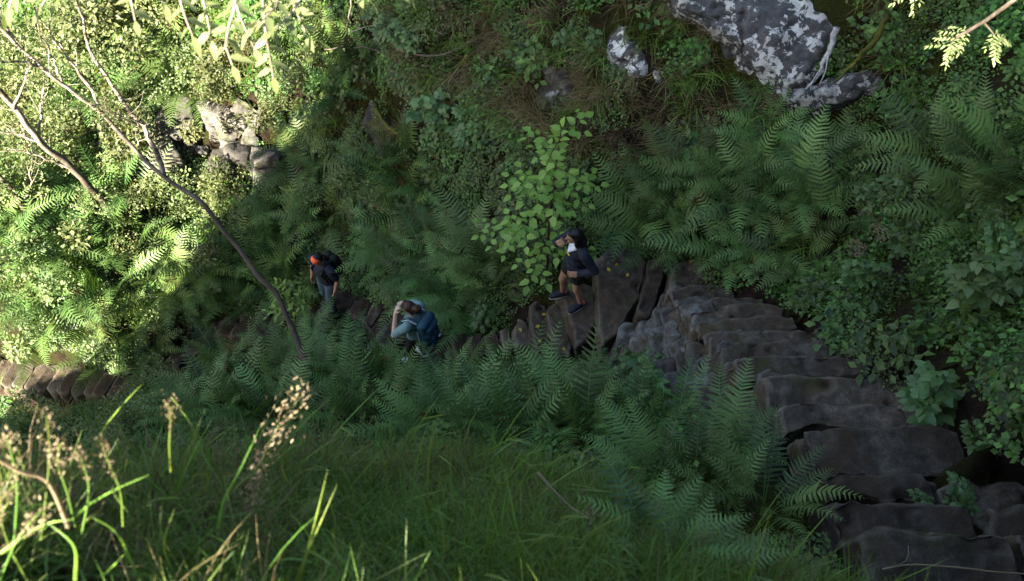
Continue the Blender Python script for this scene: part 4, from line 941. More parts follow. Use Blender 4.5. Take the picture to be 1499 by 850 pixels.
# overhanging willow at the top left and rowan at the upper right: the trunks stand beyond the frame
def overhang(trunk, limbs, tw, name, lab, leafL, asp, mat, seed, comp=False, barkm=M_bark):
    r = np.random.default_rng(seed); base = np.array(trunk[0]); t = empty(name, base); g = G(); gl = G(); tube(g, smoothpath(trunk, 20) - base, np.linspace(.1, .04, 20), 9)
    for l in limbs: tube(g, smoothpath(l, 16) - base, np.linspace(.035, .01, 16), 7, .5, False)
    for a in tw:
        q = PP(a) - base; tube(g, smoothpath(q, 9), np.linspace(.0075, .002, 9), 5, .5, False)
        if not comp: spray(gl, q, .002, leafL, r, leafL * .42, asp, .5, tint=(.5, .25))
        else:
            s = smoothpath(q, 8)
            for k in range(3, 8):
                for sg in (-1, 1):
                    T = nrm(q[-1] - q[0]); d = nrm(T * .7 + sg * nrm(np.cross(T, [0, 0, 1])) + r.normal(0, .25, 3)); L = leafL * 3.2
                    spray(gl, np.array([s[k], s[k] + d * L * .5, s[k] + d * L - [0, 0, .02]]), .001, leafL, r, leafL * .33, asp, .2)
    ob('trunk', g.mesh('trunk', barkm), t); ob('crown', gl.mesh('crown', mat, True), t); return tag(t, lab, 'tree')
W0 = PP([(150, -160, 3.12), (330, -120, 3.19), (480, -110, 3.25)])
overhang([(-3.4, 0.3, float(gz(-3.4, 0.3)[0]) - .1), (-3.2, .8, -1.2), (-2.6, 1.4, -.4), (-1.8, 2.1, -.45)], [[(-1.8, 2.1, -.45), *W0], [(-1.8, 2.1, -.45), *PP([(60, -120, 2.99), (200, -90, 3.06)])]],
    [[(330, -120, 3.19), (335, -40, 3.19), (350, 20, 3.19), (372, 70, 3.22)], [(400, -115, 3.22), (385, -30, 3.19), (388, 40, 3.19), (400, 112, 3.25)], [(480, -110, 3.25), (450, -30, 3.25), (430, 15, 3.22), (398, 45, 3.19)], [(250, -130, 3.19), (285, -40, 3.19), (300, 10, 3.19), (310, 60, 3.19)], [(430, -112, 3.25), (425, -20, 3.31), (440, 30, 3.31), (448, 50, 3.31)], [(200, -90, 3.06), (190, -20, 3.12), (198, 30, 3.15)],
     [(300, -125, 3.19), (262, -30, 3.12), (270, 20, 3.12), (282, 52, 3.12)], [(480, -110, 3.25), (500, -40, 3.31), (540, 0, 3.38)], [(350, -118, 3.19), (345, 0, 3.06), (330, 60, 3.06), (340, 95, 3.06)], [(60, -120, 2.99), (90, -50, 3.06), (60, 10, 3.06)], [(60, -120, 2.99), (30, -40, 2.99), (10, 20, 3.06)], [(370, -116, 3.19), (410, -10, 3.12), (372, 40, 3.09)], [(520, -108, 3.25), (560, -50, 3.38), (600, -2, 3.51)], [(250, -130, 3.19), (230, -40, 3.25), (240, 5, 3.25)]],
    'overhanging_tree', 'sunlit pale green leafy twigs hanging into the top left of the picture', .06, .36, M_willow, 8)
overhang([(5.2, 3.6, float(gz(5.2, 3.6)[0]) - .2), (5.0, 3.9, -4.2), (4.6, 4.4, -3.2), (3.9, 5.0, -2.6)], [[(3.9, 5.0, -2.6), *PP([(1600, -120, 6.5), (1520, -30, 6.6), (1440, 32, 6.7), (1400, 55, 6.7)])]],
    [[(1440, 32, 6.7), (1418, 44, 6.7), (1402, 55, 6.7), (1388, 66, 6.7)], [(1440, 32, 6.7), (1455, 50, 6.7), (1462, 62, 6.7)], [(1400, -120, 6.6), (1360, -60, 6.6), (1337, -14, 6.6)]], 'rowan_tree', 'small tree with a sunlit leaf cluster reaching in at the upper right', .034, .36, M_willow, 9, True, M_barkdk)

# ------------------------------------------------------------------ knoll details: stalks with seed heads
def stalk(path, head, lab, hr=.05, seed=0, r0=.002, mat=M_straw, n=160, stemmat=M_grass):
    r = np.random.default_rng(seed); pts = smoothpath(PP(path), 20); base = pts[0].copy(); t = empty('grass_stalk', base); g = G(); tube(g, pts - base, np.linspace(r0, r0 * .5, 20), 5, .7, False); ob('stem', g.mesh('stem', stemmat), t)
    if head:
        gl = G(); i0 = int(20 * (1 - head)); k = r.integers(i0, 20, n); f = (k - i0) / (20 - i0); w = hr * (np.sin(np.clip(f, .02, 1) * 2.6) * .8 + .25)
        o = pts[k] - base + r.normal(0, 1, (n, 3)) * (w * .55)[:, None]; leafset(gl, o, nrm(pts[19] - pts[14] + r.normal(0, .04, (n, 3))), r.normal(size=(n, 3)), hr * r.uniform(.22, .42, n) + .002, hr * .14 + .001, .4, .1, r.random(n), 1)
        for j in range(14):
            q = pts[r.integers(i0, 19)] - base; tube(gl, np.array([q, q + r.normal(0, hr * .35, 3) + nrm(pts[19] - pts[14]) * hr * .4]), .0006, 3, .5, False)
        ob('seed_head', gl.mesh('seed_head', mat, False), t)
    return tag(t, lab, 'grass stalk', 'tall grass stalks on the knoll')
stalk([(345, 800, 2.9), (368, 735, 2.75), (385, 670, 2.65), (410, 620, 2.6), (442, 578, 2.55)], .72, 'tallest seed head, loose and sunlit, right of the thin straight stalk', .034, 1, n=300)
stalk([(342, 735, 3.0), (310, 672, 2.9), (280, 620, 2.85), (252, 582, 2.8)], .12, 'straight green stalk leaning left with a small tip', .02, 2, .0042, n=30)
stalk([(100, 770, 2.4), (70, 705, 2.3), (30, 690, 2.25), (-10, 668, 2.2)], 0, 'thick pale stalk at the left edge leaning left', .03, 3, .006, M_straw, 10, M_straw)
for k, (a, b, c, d, hr, lab) in enumerate([((60, 790), (70, 700), (72, 650), (68, 608), .05, 'blurry tan seed head at the left edge, highest'), ((20, 800), (25, 720), (18, 670), (10, 640), .06, 'wide blurry tan seed head cut by the left edge'), ((110, 770), (98, 720), (85, 680), (88, 648), .045, 'blurry seed head just right of the highest one'), ((120, 780), (130, 720), (122, 680), (112, 660), .04, 'small blurry seed head over the fallen log'), ((180, 770), (176, 720), (160, 680), (148, 648), .04, 'blurry seed head left of the bright diagonal blade'), ((0, 850), (20, 800), (40, 770), (60, 748), .06, 'low blurry tan seed head near the bottom left'), ((40, 850), (10, 790), (0, 740), (20, 710), .05, 'tan seed head leaning in from the left edge'), ((250, 690), (248, 650), (250, 610), (246, 590), .03, 'faint tan seed head above the knoll crest')]):
    stalk([(*a, 2.35), (*b, 2.28), (*c, 2.25), (*d, 2.2)], .42, lab, hr * .38, 10 + k, n=80)
stalk([(787, 692, 3.6), (812, 720, 3.65), (835, 742, 3.7), (862, 758, 3.7)], 0, 'bent dry yellow stalk over the right part of the knoll', .02, 31, .006, M_straw, 10, M_straw)
stalk([(828, 830, 3.75), (838, 790, 3.72), (848, 765, 3.7), (868, 752, 3.68)], .12, 'dry stalk ending in a frayed golden head', .035, 32, .0035, M_straw, 60)
def blade_thing(path, w, lab, cat='grass'):
    pts = smoothpath(PP(path), 14); c = pts[0].copy(); T = nrm(np.gradient(pts, axis=0)); S = nrm(np.cross(T, [.3, -.6, .8])); f = np.linspace(0, 1, 14)[:, None]; ww = w * .62 * (1 - f ** 2 * .9) * .5
    nn = nrm(np.cross(S, T)); V = np.stack([pts - S * ww, pts + nn * ww * .3, pts + S * ww], 1).reshape(-1, 3) - c; i = np.arange(13)[:, None] * 3; g = G(); g.add(V, np.concatenate([i + [0, 1, 4, 3], i + [1, 2, 5, 4]]), None, .9)
    return tag(ob('tall_grass', g.mesh('tall_grass', M_grass), loc=c), lab, cat, 'broad grass blades on the knoll', 'thing')
for path, w, lab in [([(145, 715, 2.8), (165, 695, 2.75), (198, 670, 2.7)], .011, 'bright diagonal blade pointing right over the log'), ([(318, 775, 2.7), (328, 730, 2.65), (350, 690, 2.6), (383, 620, 2.55)], .009, 'green blade crossing the straight stalk'), ([(300, 720, 2.8), (305, 700, 2.75), (295, 690, 2.7)], .008, 'short curled blade left of the tall seed head'),
        ([(480, 810, 3.0), (490, 760, 2.95), (463, 690, 2.9)], .010, 'upright green blade in the middle of the knoll'), ([(350, 850, 2.6), (335, 800, 2.55), (302, 780, 2.5)], .010, 'sunlit bent blade at the bottom left of the knoll'), ([(320, 850, 2.6), (312, 825, 2.55), (290, 800, 2.5)], .010, 'sunlit short blade at the very bottom'),
        ([(690, 850, 3.2), (705, 820, 3.15), (720, 790, 3.1)], .009, 'pale upright blade at the bottom middle'), ([(420, 705, 3), (412, 680, 2.95), (418, 655, 2.9)], .009, 'thin upright blade right of the tall seed head'), ([(0, 810, 2.3), (60, 770, 2.25), (105, 760, 2.2)], .010, 'sunlit blade at the left edge pointing right'), ([(110, 850, 2.3), (108, 800, 2.2), (70, 765, 2.2)], .010, 'green blade curving left at the lower left'),
        ([(570, 840, 3.2), (530, 790, 3.1), (520, 760, 3.05)], .010, 'dark green blade beside the small fern sprig'), ([(740, 800, 3.4), (735, 760, 3.35), (742, 715, 3.3)], .009, 'upright bluish blade right of the middle'), ([(470, 850, 2.8), (455, 790, 2.72), (420, 745, 2.68)], .010, 'green blade leaning left below the yellow green frond'), ([(260, 850, 2.6), (240, 800, 2.5), (255, 745, 2.45)], .010, 'upright blade at the lower left of the knoll'), ([(540, 850, 3.0), (560, 800, 2.95), (620, 770, 2.9)], .010, 'long blade bending right, left of the small frond'), ([(640, 850, 3.1), (650, 790, 3.0), (640, 745, 2.95)], .009, 'upright blade right of the small frond'), ([(790, 850, 3.4), (800, 800, 3.3), (835, 770, 3.25)], .009, 'blade bending right at the bottom, right of the middle'), ([(200, 840, 2.5), (170, 780, 2.4), (120, 750, 2.35)], .010, 'long blade arching left over the lower left grass'), ([(900, 850, 3.7), (905, 815, 3.6), (895, 785, 3.55)], .009, 'short upright blade at the bottom right of the knoll'),
        ([(720, 770, 3.4), (718, 745, 3.35), (730, 700, 3.3)], .008, 'thin bluish blade left of its twin')]:
    blade_thing(path, w, lab)
def sprig(base, tip, L, lab, seed, wid=.22):
    b = P(*base); e = P(*tip); d = e - b; g = G(); az = math.atan2(d[1], d[0]); el = math.asin(d[2] / np.linalg.norm(d)); frond(g, np.zeros(3), az, np.linalg.norm(d) * 1.02, el + .25, el - .3, 20, wid, 7, 0, seed, .8)
    return tag(ob('fern_frond', g.mesh('fern_frond', M_fern, False), loc=b), lab, 'fern frond')
sprig((575, 805, 3.55), (620, 705, 3.35), .3, 'single narrow fern frond with a sunlit tip on the knoll', 3, .16)
sprig((430, 760, 2.9), (490, 722, 2.75), .2, 'single yellow green frond right of the tall seed head', 4, .14)
sprig((860, 740, 4.55), (915, 660, 4.3), .3, 'upright small frond at the right end of the knoll crest', 5)
sprig((870, 790, 4.4), (960, 735, 4.2), .3, 'arching frond at the right slope of the knoll', 6)
# pale flower umbels by the far bank
for x, y, lab in [(1228, 386, 'small pale round flower umbel beside the bluish leaved plant'), (1258, 364, 'largest pale round flower umbel on the far bank')]:
    pt, D = hit(x, y + 14, True); r = np.random.default_rng(x); t = empty('umbel_flower', pt); g = G(); tube(g, smoothpath([[0, 0, 0], [.03, -.02, .3], [.02, -.05, .55]], 8), .004, 5, .3); ob('stem', g.mesh('stem', M_grass), t); gl = G()
    a = r.uniform(0, 6.28, 90); rr_ = .1 * np.sqrt(r.random(90)); o = np.stack([.02 + rr_ * np.cos(a), -.05 + rr_ * np.sin(a), .57 - 2.2 * rr_ ** 2], 1)
    leafset(gl, o, r.normal(size=(90, 3)) * [1, 1, .2], np.array([[0, 0, 1.]]), .02, .016, .1, .1, r.random(90), 1); ob('flower_head', gl.mesh('flower_head', M_straw, False), t); tag(t, lab, 'flower')
# fallen leaves on the steps
gl_ = G(); leafset(gl_, np.zeros((1, 3)), np.array([[1, 0, 0.]]), np.array([[0, 0, 1.]]), .05, .035, .2, .1, .6, 2); ML = gl_.mesh('fallen_leaf', M_yellow)
for k, (x, y, z) in enumerate([(793, 460, -11.1), (790, 476, -11.1), (823, 508, -10.8), (905, 385, -10.25), (893, 397, -10.25), (918, 405, -10.25), (1010, 385, -9.88), (555, 470, -14.15), (788, 500, -11.1), (760, 480, -11.4)]):
    o = ob('fallen_leaf', ML, loc=PZ(x, y, zmap(z) + .035)); o.rotation_euler = (random.uniform(-.2, .2), random.uniform(-.2, .2), random.uniform(0, 6)); o.scale = (1.2,) * 3; tag(o, 'small yellow fallen leaf lying on a dark step', 'leaf', 'fallen leaves on the steps')
# ------------------------------------------------------------------ people
def caps_geo(caps, sides=14):
    V, F = [], []
    for p0, r0, p1, r1 in caps:
        p0, p1 = np.array(p0, float), np.array(p1, float); T = p1 - p0; l = np.linalg.norm(T); T = T / l if l > 1e-6 else np.array([0, 0, 1.])
        A = np.cross(T, [.3, .2, .9] if abs(T[2]) < .9 else [1, 0, 0]); A /= np.linalg.norm(A); B = np.cross(T, A); rows = []
        for ph in np.linspace(-math.pi / 2, 0, 5)[1:]: rows.append((p0 + T * r0 * math.sin(ph), r0 * math.cos(ph)))
        for ph in np.linspace(0, math.pi / 2, 5)[:-1]: rows.append((p1 + T * r1 * math.sin(ph), r1 * math.cos(ph)))
        o = len(V); V.append(p0 - T * r0)
        for c, r in rows:
            for a in np.linspace(0, 2 * math.pi, sides, endpoint=False): V.append(c + r * (math.cos(a) * A + math.sin(a) * B))
        V.append(p1 + T * r1); n = len(rows)
        for j in range(sides):
            k = (j + 1) % sides; F.append((o, o + 1 + k, o + 1 + j)); F.append((len(V) - 1, o + 1 + (n - 1) * sides + j, o + 1 + (n - 1) * sides + k))
            for i in range(n - 1): F.append((o + 1 + i * sides + j, o + 1 + i * sides + k, o + 1 + (i + 1) * sides + k, o + 1 + (i + 1) * sides + j))
    return V, F
def ell_geo(ells):
    V, F = [], []
    ells = [(c, np.array(r) * (.93 if c[2] > 1.45 else 1), o) for c, r, o in ells]
    for c, rad, rot in ells:
        M = np.array(Euler(rot).to_matrix()); o = len(V); n, s = 9, 16
        V.append(np.array(c) + M @ np.array([0, 0, -rad[2]]))
        for i in range(1, n):
            ph = -math.pi / 2 + math.pi * i / n
            for a in np.linspace(0, 2 * math.pi, s, endpoint=False): V.append(np.array(c) + M @ (np.array([math.cos(ph) * math.cos(a), math.cos(ph) * math.sin(a), math.sin(ph)]) * rad))
        V.append(np.array(c) + M @ np.array([0, 0, rad[2]]))
        for j in range(s):
            k = (j + 1) % s; F.append((o, o + 1 + k, o + 1 + j)); F.append((len(V) - 1, o + 1 + (n - 2) * s + j, o + 1 + (n - 2) * s + k))
            for i in range(n - 2): F.append((o + 1 + i * s + j, o + 1 + i * s + k, o + 1 + (i + 1) * s + k, o + 1 + (i + 1) * s + j))
    return V, F
def blob(name, caps, ells, mat, parent, voxel=.009, smooth=3, wrinkle=0, M=None):
    V1, F1 = caps_geo(caps); V2, F2 = ell_geo(ells); n = len(V1)
    V = np.array(list(V1) + list(V2)); F = F1 + [tuple(i + n for i in f) for f in F2]
    v, q, t, N = remesh(V, F, voxel, smooth)
    if wrinkle: v = v + N * (wrinkle * fbm(v * [1, 1, 2.2] + len(name), 9, 3, 5))[:, None]
    return ob(name, raw_mesh(name, v, q, t, mat), parent)
def hand(w, d, n, curl, left=1, s=1.0, spread=1.0):
    d = nrm(np.array(d, float)); n = np.array(n, float); n = nrm(n - d * (n @ d)); sd = np.cross(d, n) * left; w = np.array(w, float); caps = []
    for k in (-1, -.3, .4, 1): caps.append((w + sd * k * .018, .016, w + d * .085 * s + sd * k * .031, .0135))
    for k, L in zip((-1.05, -.35, .35, 1.05), (.058, .072, .078, .068)):
        p = w + d * .088 * s + sd * k * .031 * spread; a = curl; q = p
        for j, f in enumerate((.45, .32, .27)):
            e = q + (d * math.cos(a) + n * math.sin(a)) * L * f * s + sd * k * .003; caps.append((q, .0092 - .0008 * j, e, .0085 - .0008 * j)); q = e; a += curl * .9
    p = w + d * .03 + sd * .03; m = p + nrm(sd * .8 + d * .7 + n * .3) * .036; e = m + nrm(sd * .2 + d + n * .5) * .03
    return caps + [(p, .013, m, .0105), (m, .0105, e, .0085)]
def hm(name, col, **k): return plain(name, col, **k)
M_skin = hm('skin', (.42, .25, .18), rough=.5, noise_amt=.06, nscale=30); M_skin2 = hm('tanned_skin', (.33, .19, .13), rough=.5, noise_amt=.06, nscale=30); M_skin3 = hm('pale_skin', (.52, .35, .28), rough=.5, noise_amt=.06)
M_hairdk = hm('black_hair', (.008, .007, .008), rough=.4, noise_amt=.5, nscale=90, bump=.5); M_hairbr = hm('brown_hair', (.035, .016, .009), rough=.45, noise_amt=.5, nscale=90, bump=.5)
M_navy = hm('navy_cloth', (.012, .016, .028), rough=.8, bump=.2, nscale=120); M_blackc = hm('black_cloth', (.009, .009, .011), rough=.8, bump=.2, nscale=120); M_whitec = hm('white_cloth', (.72, .76, .82), rough=.8, noise_amt=.05)
M_jean = hm('blue_denim', (.06, .09, .12), rough=.85, bump=.2, nscale=150); M_orange = hm('orange_cloth', (.85, .13, .05), rough=.7, noise_amt=.1); M_teal = hm('grey_teal_cloth', (.14, .24, .24), rough=.85, bump=.2, nscale=120)
M_pack = hm('blue_pack_cloth', (.012, .05, .085), rough=.65, bump=.3, nscale=160); M_strap = hm('strap_webbing', (.35, .42, .42), rough=.7); M_packdk = hm('dark_pack_cloth', (.008, .009, .011), rough=.75, bump=.2, nscale=160)
M_sole = hm('pale_sole', (.55, .56, .55), rough=.6, noise_amt=.08); M_logo = hm('yellow_print', (.75, .6, .08), rough=.5); M_red = hm('pink_trim', (.6, .16, .14), rough=.6); M_eye = hm('eye', (.02, .015, .012), rough=.15); M_lip = hm('lips', (.35, .13, .11), rough=.45); M_glass = hm('dark_glasses', (.01, .01, .012), rough=.15)

def head_parts(c, tilt, yaw):
    """head points: rotate local (x fwd, y left, z up) by yaw about z then pitch down; returns f(local)->pos and euler"""
    M = Matrix.Rotation(yaw, 3, 'Z') @ Matrix.Rotation(tilt, 3, 'Y'); A = np.array(M); c = np.array(c)
    return (lambda p: c + A @ (np.array(p) * .92)), M.to_euler()
def head_skin(f, e):
    ells = [(f((0, 0, .03)), (.096, .074, .098), e), (f((.022, 0, -.035)), (.07, .06, .085), e), (f((.07, 0, -.095)), (.026, .03, .022), e)]
    for s in (-1, 1): ells += [(f((0, s * .074, -.01)), (.018, .009, .03), e), (f((.055, s * .036, -.03)), (.03, .022, .026), e)]
    caps = [(f((.088, 0, .012)), .009, f((.108, 0, -.028)), .014), (f((.078, -.035, .03)), .012, f((.078, .035, .03)), .012)]
    return caps, ells
def face_bits(f, e, par):
    for s in (-1, 1): blob('eye', [], [(f((.086, s * .03, .008)), (.008, .013, .007), e)], M_eye, par, .003, 1)
    blob('mouth', [(f((.088, -.02, -.062)), .006, f((.088, .02, -.062)), .006)], [], M_lip, par, .003, 1)
def leg(hip, knee, ank, thick=1.0):
    h, k, a = map(np.array, (hip, knee, ank)); cf = k * .7 + a * .3 + (np.array([-.018, 0, 0]))
    return [(h, .088 * thick, h * .4 + k * .6, .066 * thick), (h * .4 + k * .6, .066 * thick, k, .05 * thick), (k, .05 * thick, cf, .053 * thick), (cf, .053 * thick, a, .033 * thick)]
def foot_caps(ank, toe, r=.036): a, t = np.array(ank, float), np.array(toe, float); d = t - a; d[2] = 0; hl = a - nrm(d) * .045; hl[2] = t[2] + .004; m = a * .45 + t * .55; m[2] = t[2] + .022; return [(a, .034, hl, r), (hl, r, m, r + .004), (a, .036, m, r), (m, r + .004, t, .03)]
def arm(s, e, w, th=1.0): return [(s, .048 * th, e, .037 * th), (e, .037 * th, (np.array(e) * .55 + np.array(w) * .45), .036 * th), ((np.array(e) * .55 + np.array(w) * .45), .036 * th, w, .026 * th)]
def inflate(caps, d): return [(a, r + d, b, q + d) for a, r, b, q in caps]

def cut(c, f0, f1):
    a, r, b, q = c; a, b = np.array(a, float), np.array(b, float); return (a + (b - a) * f0, r + (q - r) * f0, a + (b - a) * f1, r + (q - r) * f1)

def place(root, feet_px, z, yaw, lab): pass

# --- woman in shorts on the grey step (faces +X locally, left is +Y)
def woman_shorts():
    o = PZ(838, 438, zmap(-10.5)); t = empty('person', o); t.rotation_euler = (0, 0, R(202)); t.scale = (.88,) * 3
    Lr, Ll = leg((.01, -.085, .87), (.13, -.09, .47), (.10, -.11, .09)), leg((0, .085, .87), (.02, .12, .46), (-.05, .14, .09))
    torso = [((0, 0, .93), (.115, .155, .12), (0, 0, 0)), ((0, 0, 1.08), (.095, .122, .13), (0, 0, 0)), ((.0, 0, 1.25), (.11, .15, .15), (0, 0, 0))]
    tc = [((-.01, -.14, 1.37), .052, (-.01, .14, 1.37), .052), ((-.01, 0, 1.38), .05, (.02, 0, 1.48), .047)]
    Al = arm((-.01, .175, 1.36), (-.11, .30, 1.13), (.05, .2, 1.0)); Ar = arm((0, -.175, 1.36), (.16, -.26, 1.14), (.225, -.12, 1.345))
    f, e = head_parts((.06, 0, 1.58), .05, R(-14)); hc, he = head_skin(f, e)
    Hl = hand((.055, .195, 1.0), (.75, -.45, -.35), (0, -.8, -.5), .25, 1); Hr = hand((.225, -.12, 1.345), (-.3, .5, .85), (-.8, -.2, 0), .75, -1)
    body = blob('body', Lr + Ll + tc + Al + Ar + Hl + Hr + hc + foot_caps((.10, -.11, .09), (.25, -.13, .035)) + foot_caps((-.05, .14, .09), (.105, .175, .035)), torso + he, M_skin2, t, .0065, 3)
    jk = inflate([c for c in Al[:3]], .02) + inflate(Ar[:3], .02) + [((-.02, -.14, 1.37), .07, (-.02, .14, 1.37), .07)]
    jk[2] = cut(jk[2], 0, .86); jk[5] = cut(jk[5], 0, .86)
    j = blob('jacket', jk + [((-.05, -.05, 1.43), .05, (-.05, .05, 1.43), .05)], [((0, 0, .95), (.145, .185, .13), (0, 0, 0)), ((0, 0, 1.08), (.128, .155, .17), (0, 0, 0)), ((0, 0, 1.25), (.126, .158, .16), (0, 0, 0))], M_navy, t, .008, 3, .006)
    blob('chest_print', [((.136, -.005, 1.262), .008, (.13, .05, 1.262), .008)], [], M_logo, j, .004, 1)
    blob('shirt', [((.055, -.05, 1.385), .03, (.108, 0, 1.29), .026), ((.055, .05, 1.385), .03, (.108, 0, 1.29), .026), ((.03, 0, 1.38), .05, (.09, 0, 1.33), .036)], [], M_whitec, t, .007, 2)
    blob('shorts', [cut(c, 0, .62) for c in inflate(Lr[:1] + Ll[:1], .026)], [((0, 0, .9), (.135, .178, .11), (0, 0, 0))], M_blackc, t, .008, 3, .004)
    hair = blob('hair', [(f((-.06, .0, .04)), .06, f((-.11, .03, -.1)), .06), (f((-.11, .03, -.1)), .06, f((-.11, .06, -.26)), .035), (f((-.02, .06, .02)), .04, f((-.03, .08, -.12)), .035)], [(f((-.026, 0, .052)), (.096, .084, .088), e), (f((-.055, 0, -.01)), (.07, .084, .09), e), (f((.05, 0, .098)), (.04, .056, .026), e)], M_hairdk, t, .008, 2, .006)
    face_bits(f, e, t)
    for a, b in (((.10, -.11, .09), (.25, -.13, .035)), ((-.05, .14, .09), (.105, .175, .035))):
        s = blob('shoe', [(c[0], c[1] + .009, c[2], c[3] + .009) for c in foot_caps(a, b)[1:]], [], M_navy, t, .007, 2)
        fc = foot_caps(a, b); blob('sole', [((*fc[1][0][:2], .016), .04, (*fc[1][2][:2], .014), .046), ((*fc[1][2][:2], .014), .046, (*fc[3][2][:2], .014), .036)], [], M_sole, s, .007, 1).scale = (1, 1, .62)
        blob('ankle_trim', [((a[0] - .03, a[1], .085), .036, (a[0] + .005, a[1], .09), .04)], [], M_red, s, .006, 1)
    return tag(t, 'woman in navy jacket and black shorts standing with one hand raised to her face', 'person')
woman_shorts()

# --- man with the orange headband
def man():
    o = PZ(489, 448, zmap(-15.45)); t = empty('person', o); t.rotation_euler = (0, 0, R(230)); t.scale = (.87,) * 3
    Lr, Ll = leg((0, -.09, .92), (.06, -.10, .5), (-.02, -.11, .09), 1.1), leg((0, .09, .92), (.10, .1, .5), (.10, .1, .09), 1.1)
    torso = [((0, 0, .97), (.12, .165, .12), (0, 0, 0)), ((0, 0, 1.14), (.115, .15, .15), (0, 0, 0)), ((.01, 0, 1.32), (.13, .18, .16), (0, .1, 0))]
    tc = [((.0, -.17, 1.46), .058, (.0, .17, 1.46), .058), ((.0, 0, 1.46), .06, (.04, 0, 1.57), .056)]
    Ar = arm((0, -.215, 1.44), (.0, -.28, 1.16), (.10, -.25, .93), 1.15); Al = arm((0, .215, 1.44), (-.03, .28, 1.16), (.07, .27, .92), 1.15)
    f, e = head_parts((.06, 0, 1.67), .25, R(-4)); hc, he = head_skin(f, e)
    body = blob('body', tc + Al + Ar + hc + Lr + Ll + hand((.10, -.25, .93), (.25, .12, -1), (0, 1, 0), .35, -1) + hand((.07, .27, .92), (.2, -.1, -1), (0, -1, 0), .35, 1), torso + he, M_skin2, t, .0075, 3)
    sh = [cut(c, 0, .62) for c in inflate([Al[0], Ar[0]], .026)] + [((0, -.17, 1.46), .074, (0, .17, 1.46), .074)]
    blob('shirt', sh, [((0, 0, 1.0), (.14, .185, .13), (0, 0, 0)), ((0, 0, 1.14), (.138, .178, .17), (0, 0, 0)), ((.01, 0, 1.32), (.15, .2, .17), (0, .1, 0))], M_navy, t, .009, 3, .006)
    blob('jeans', inflate(Lr + Ll, .018), [((0, 0, .94), (.135, .182, .12), (0, 0, 0))], M_jean, t, .009, 3, .005)
    for a, b in (((-.02, -.11, .09), (.14, -.14, .035)), ((.10, .1, .09), (.26, .11, .035))): blob('shoe', inflate(foot_caps(a, b)[1:], .012), [], M_blackc, t, .008, 2)
    blob('hair', [], [(f((-.02, 0, .058)), (.102, .086, .092), e), (f((-.05, 0, .0)), (.066, .082, .09), e)], M_hairdk, t, .008, 2, .005)
    blob('headband', [], [(f((.026, 0, .058)), (.083, .091, .083), e), (f((.008, 0, .045)), (.1, .092, .035), e)], M_orange, t, .007, 2, .003)
    face_bits(f, e, t); tag(t, 'man in dark T-shirt and jeans with an orange headband, looking down', 'person')
    p = empty('backpack', o); p.rotation_euler = t.rotation_euler; p.scale = t.scale
    blob('pack_body', [((-.23, -.07, 1.06), .1, (-.21, -.07, 1.42), .085), ((-.23, .07, 1.06), .1, (-.21, .07, 1.42), .085)], [((-.24, 0, 1.2), (.12, .16, .24), (0, 0, 0))], M_packdk, p, .012, 3, .006)
    for s in (-1, 1): blob('shoulder_strap', [((-.12, s * .1, 1.5), .022, (.02, s * .1, 1.545), .02), ((.02, s * .1, 1.545), .02, (.15, s * .115, 1.4), .02), ((.15, s * .115, 1.4), .02, (.1, s * .18, 1.18), .018)], [], M_packdk, p, .009, 2)
    tag(p, 'black backpack worn by the man with the orange headband', 'backpack')
man()

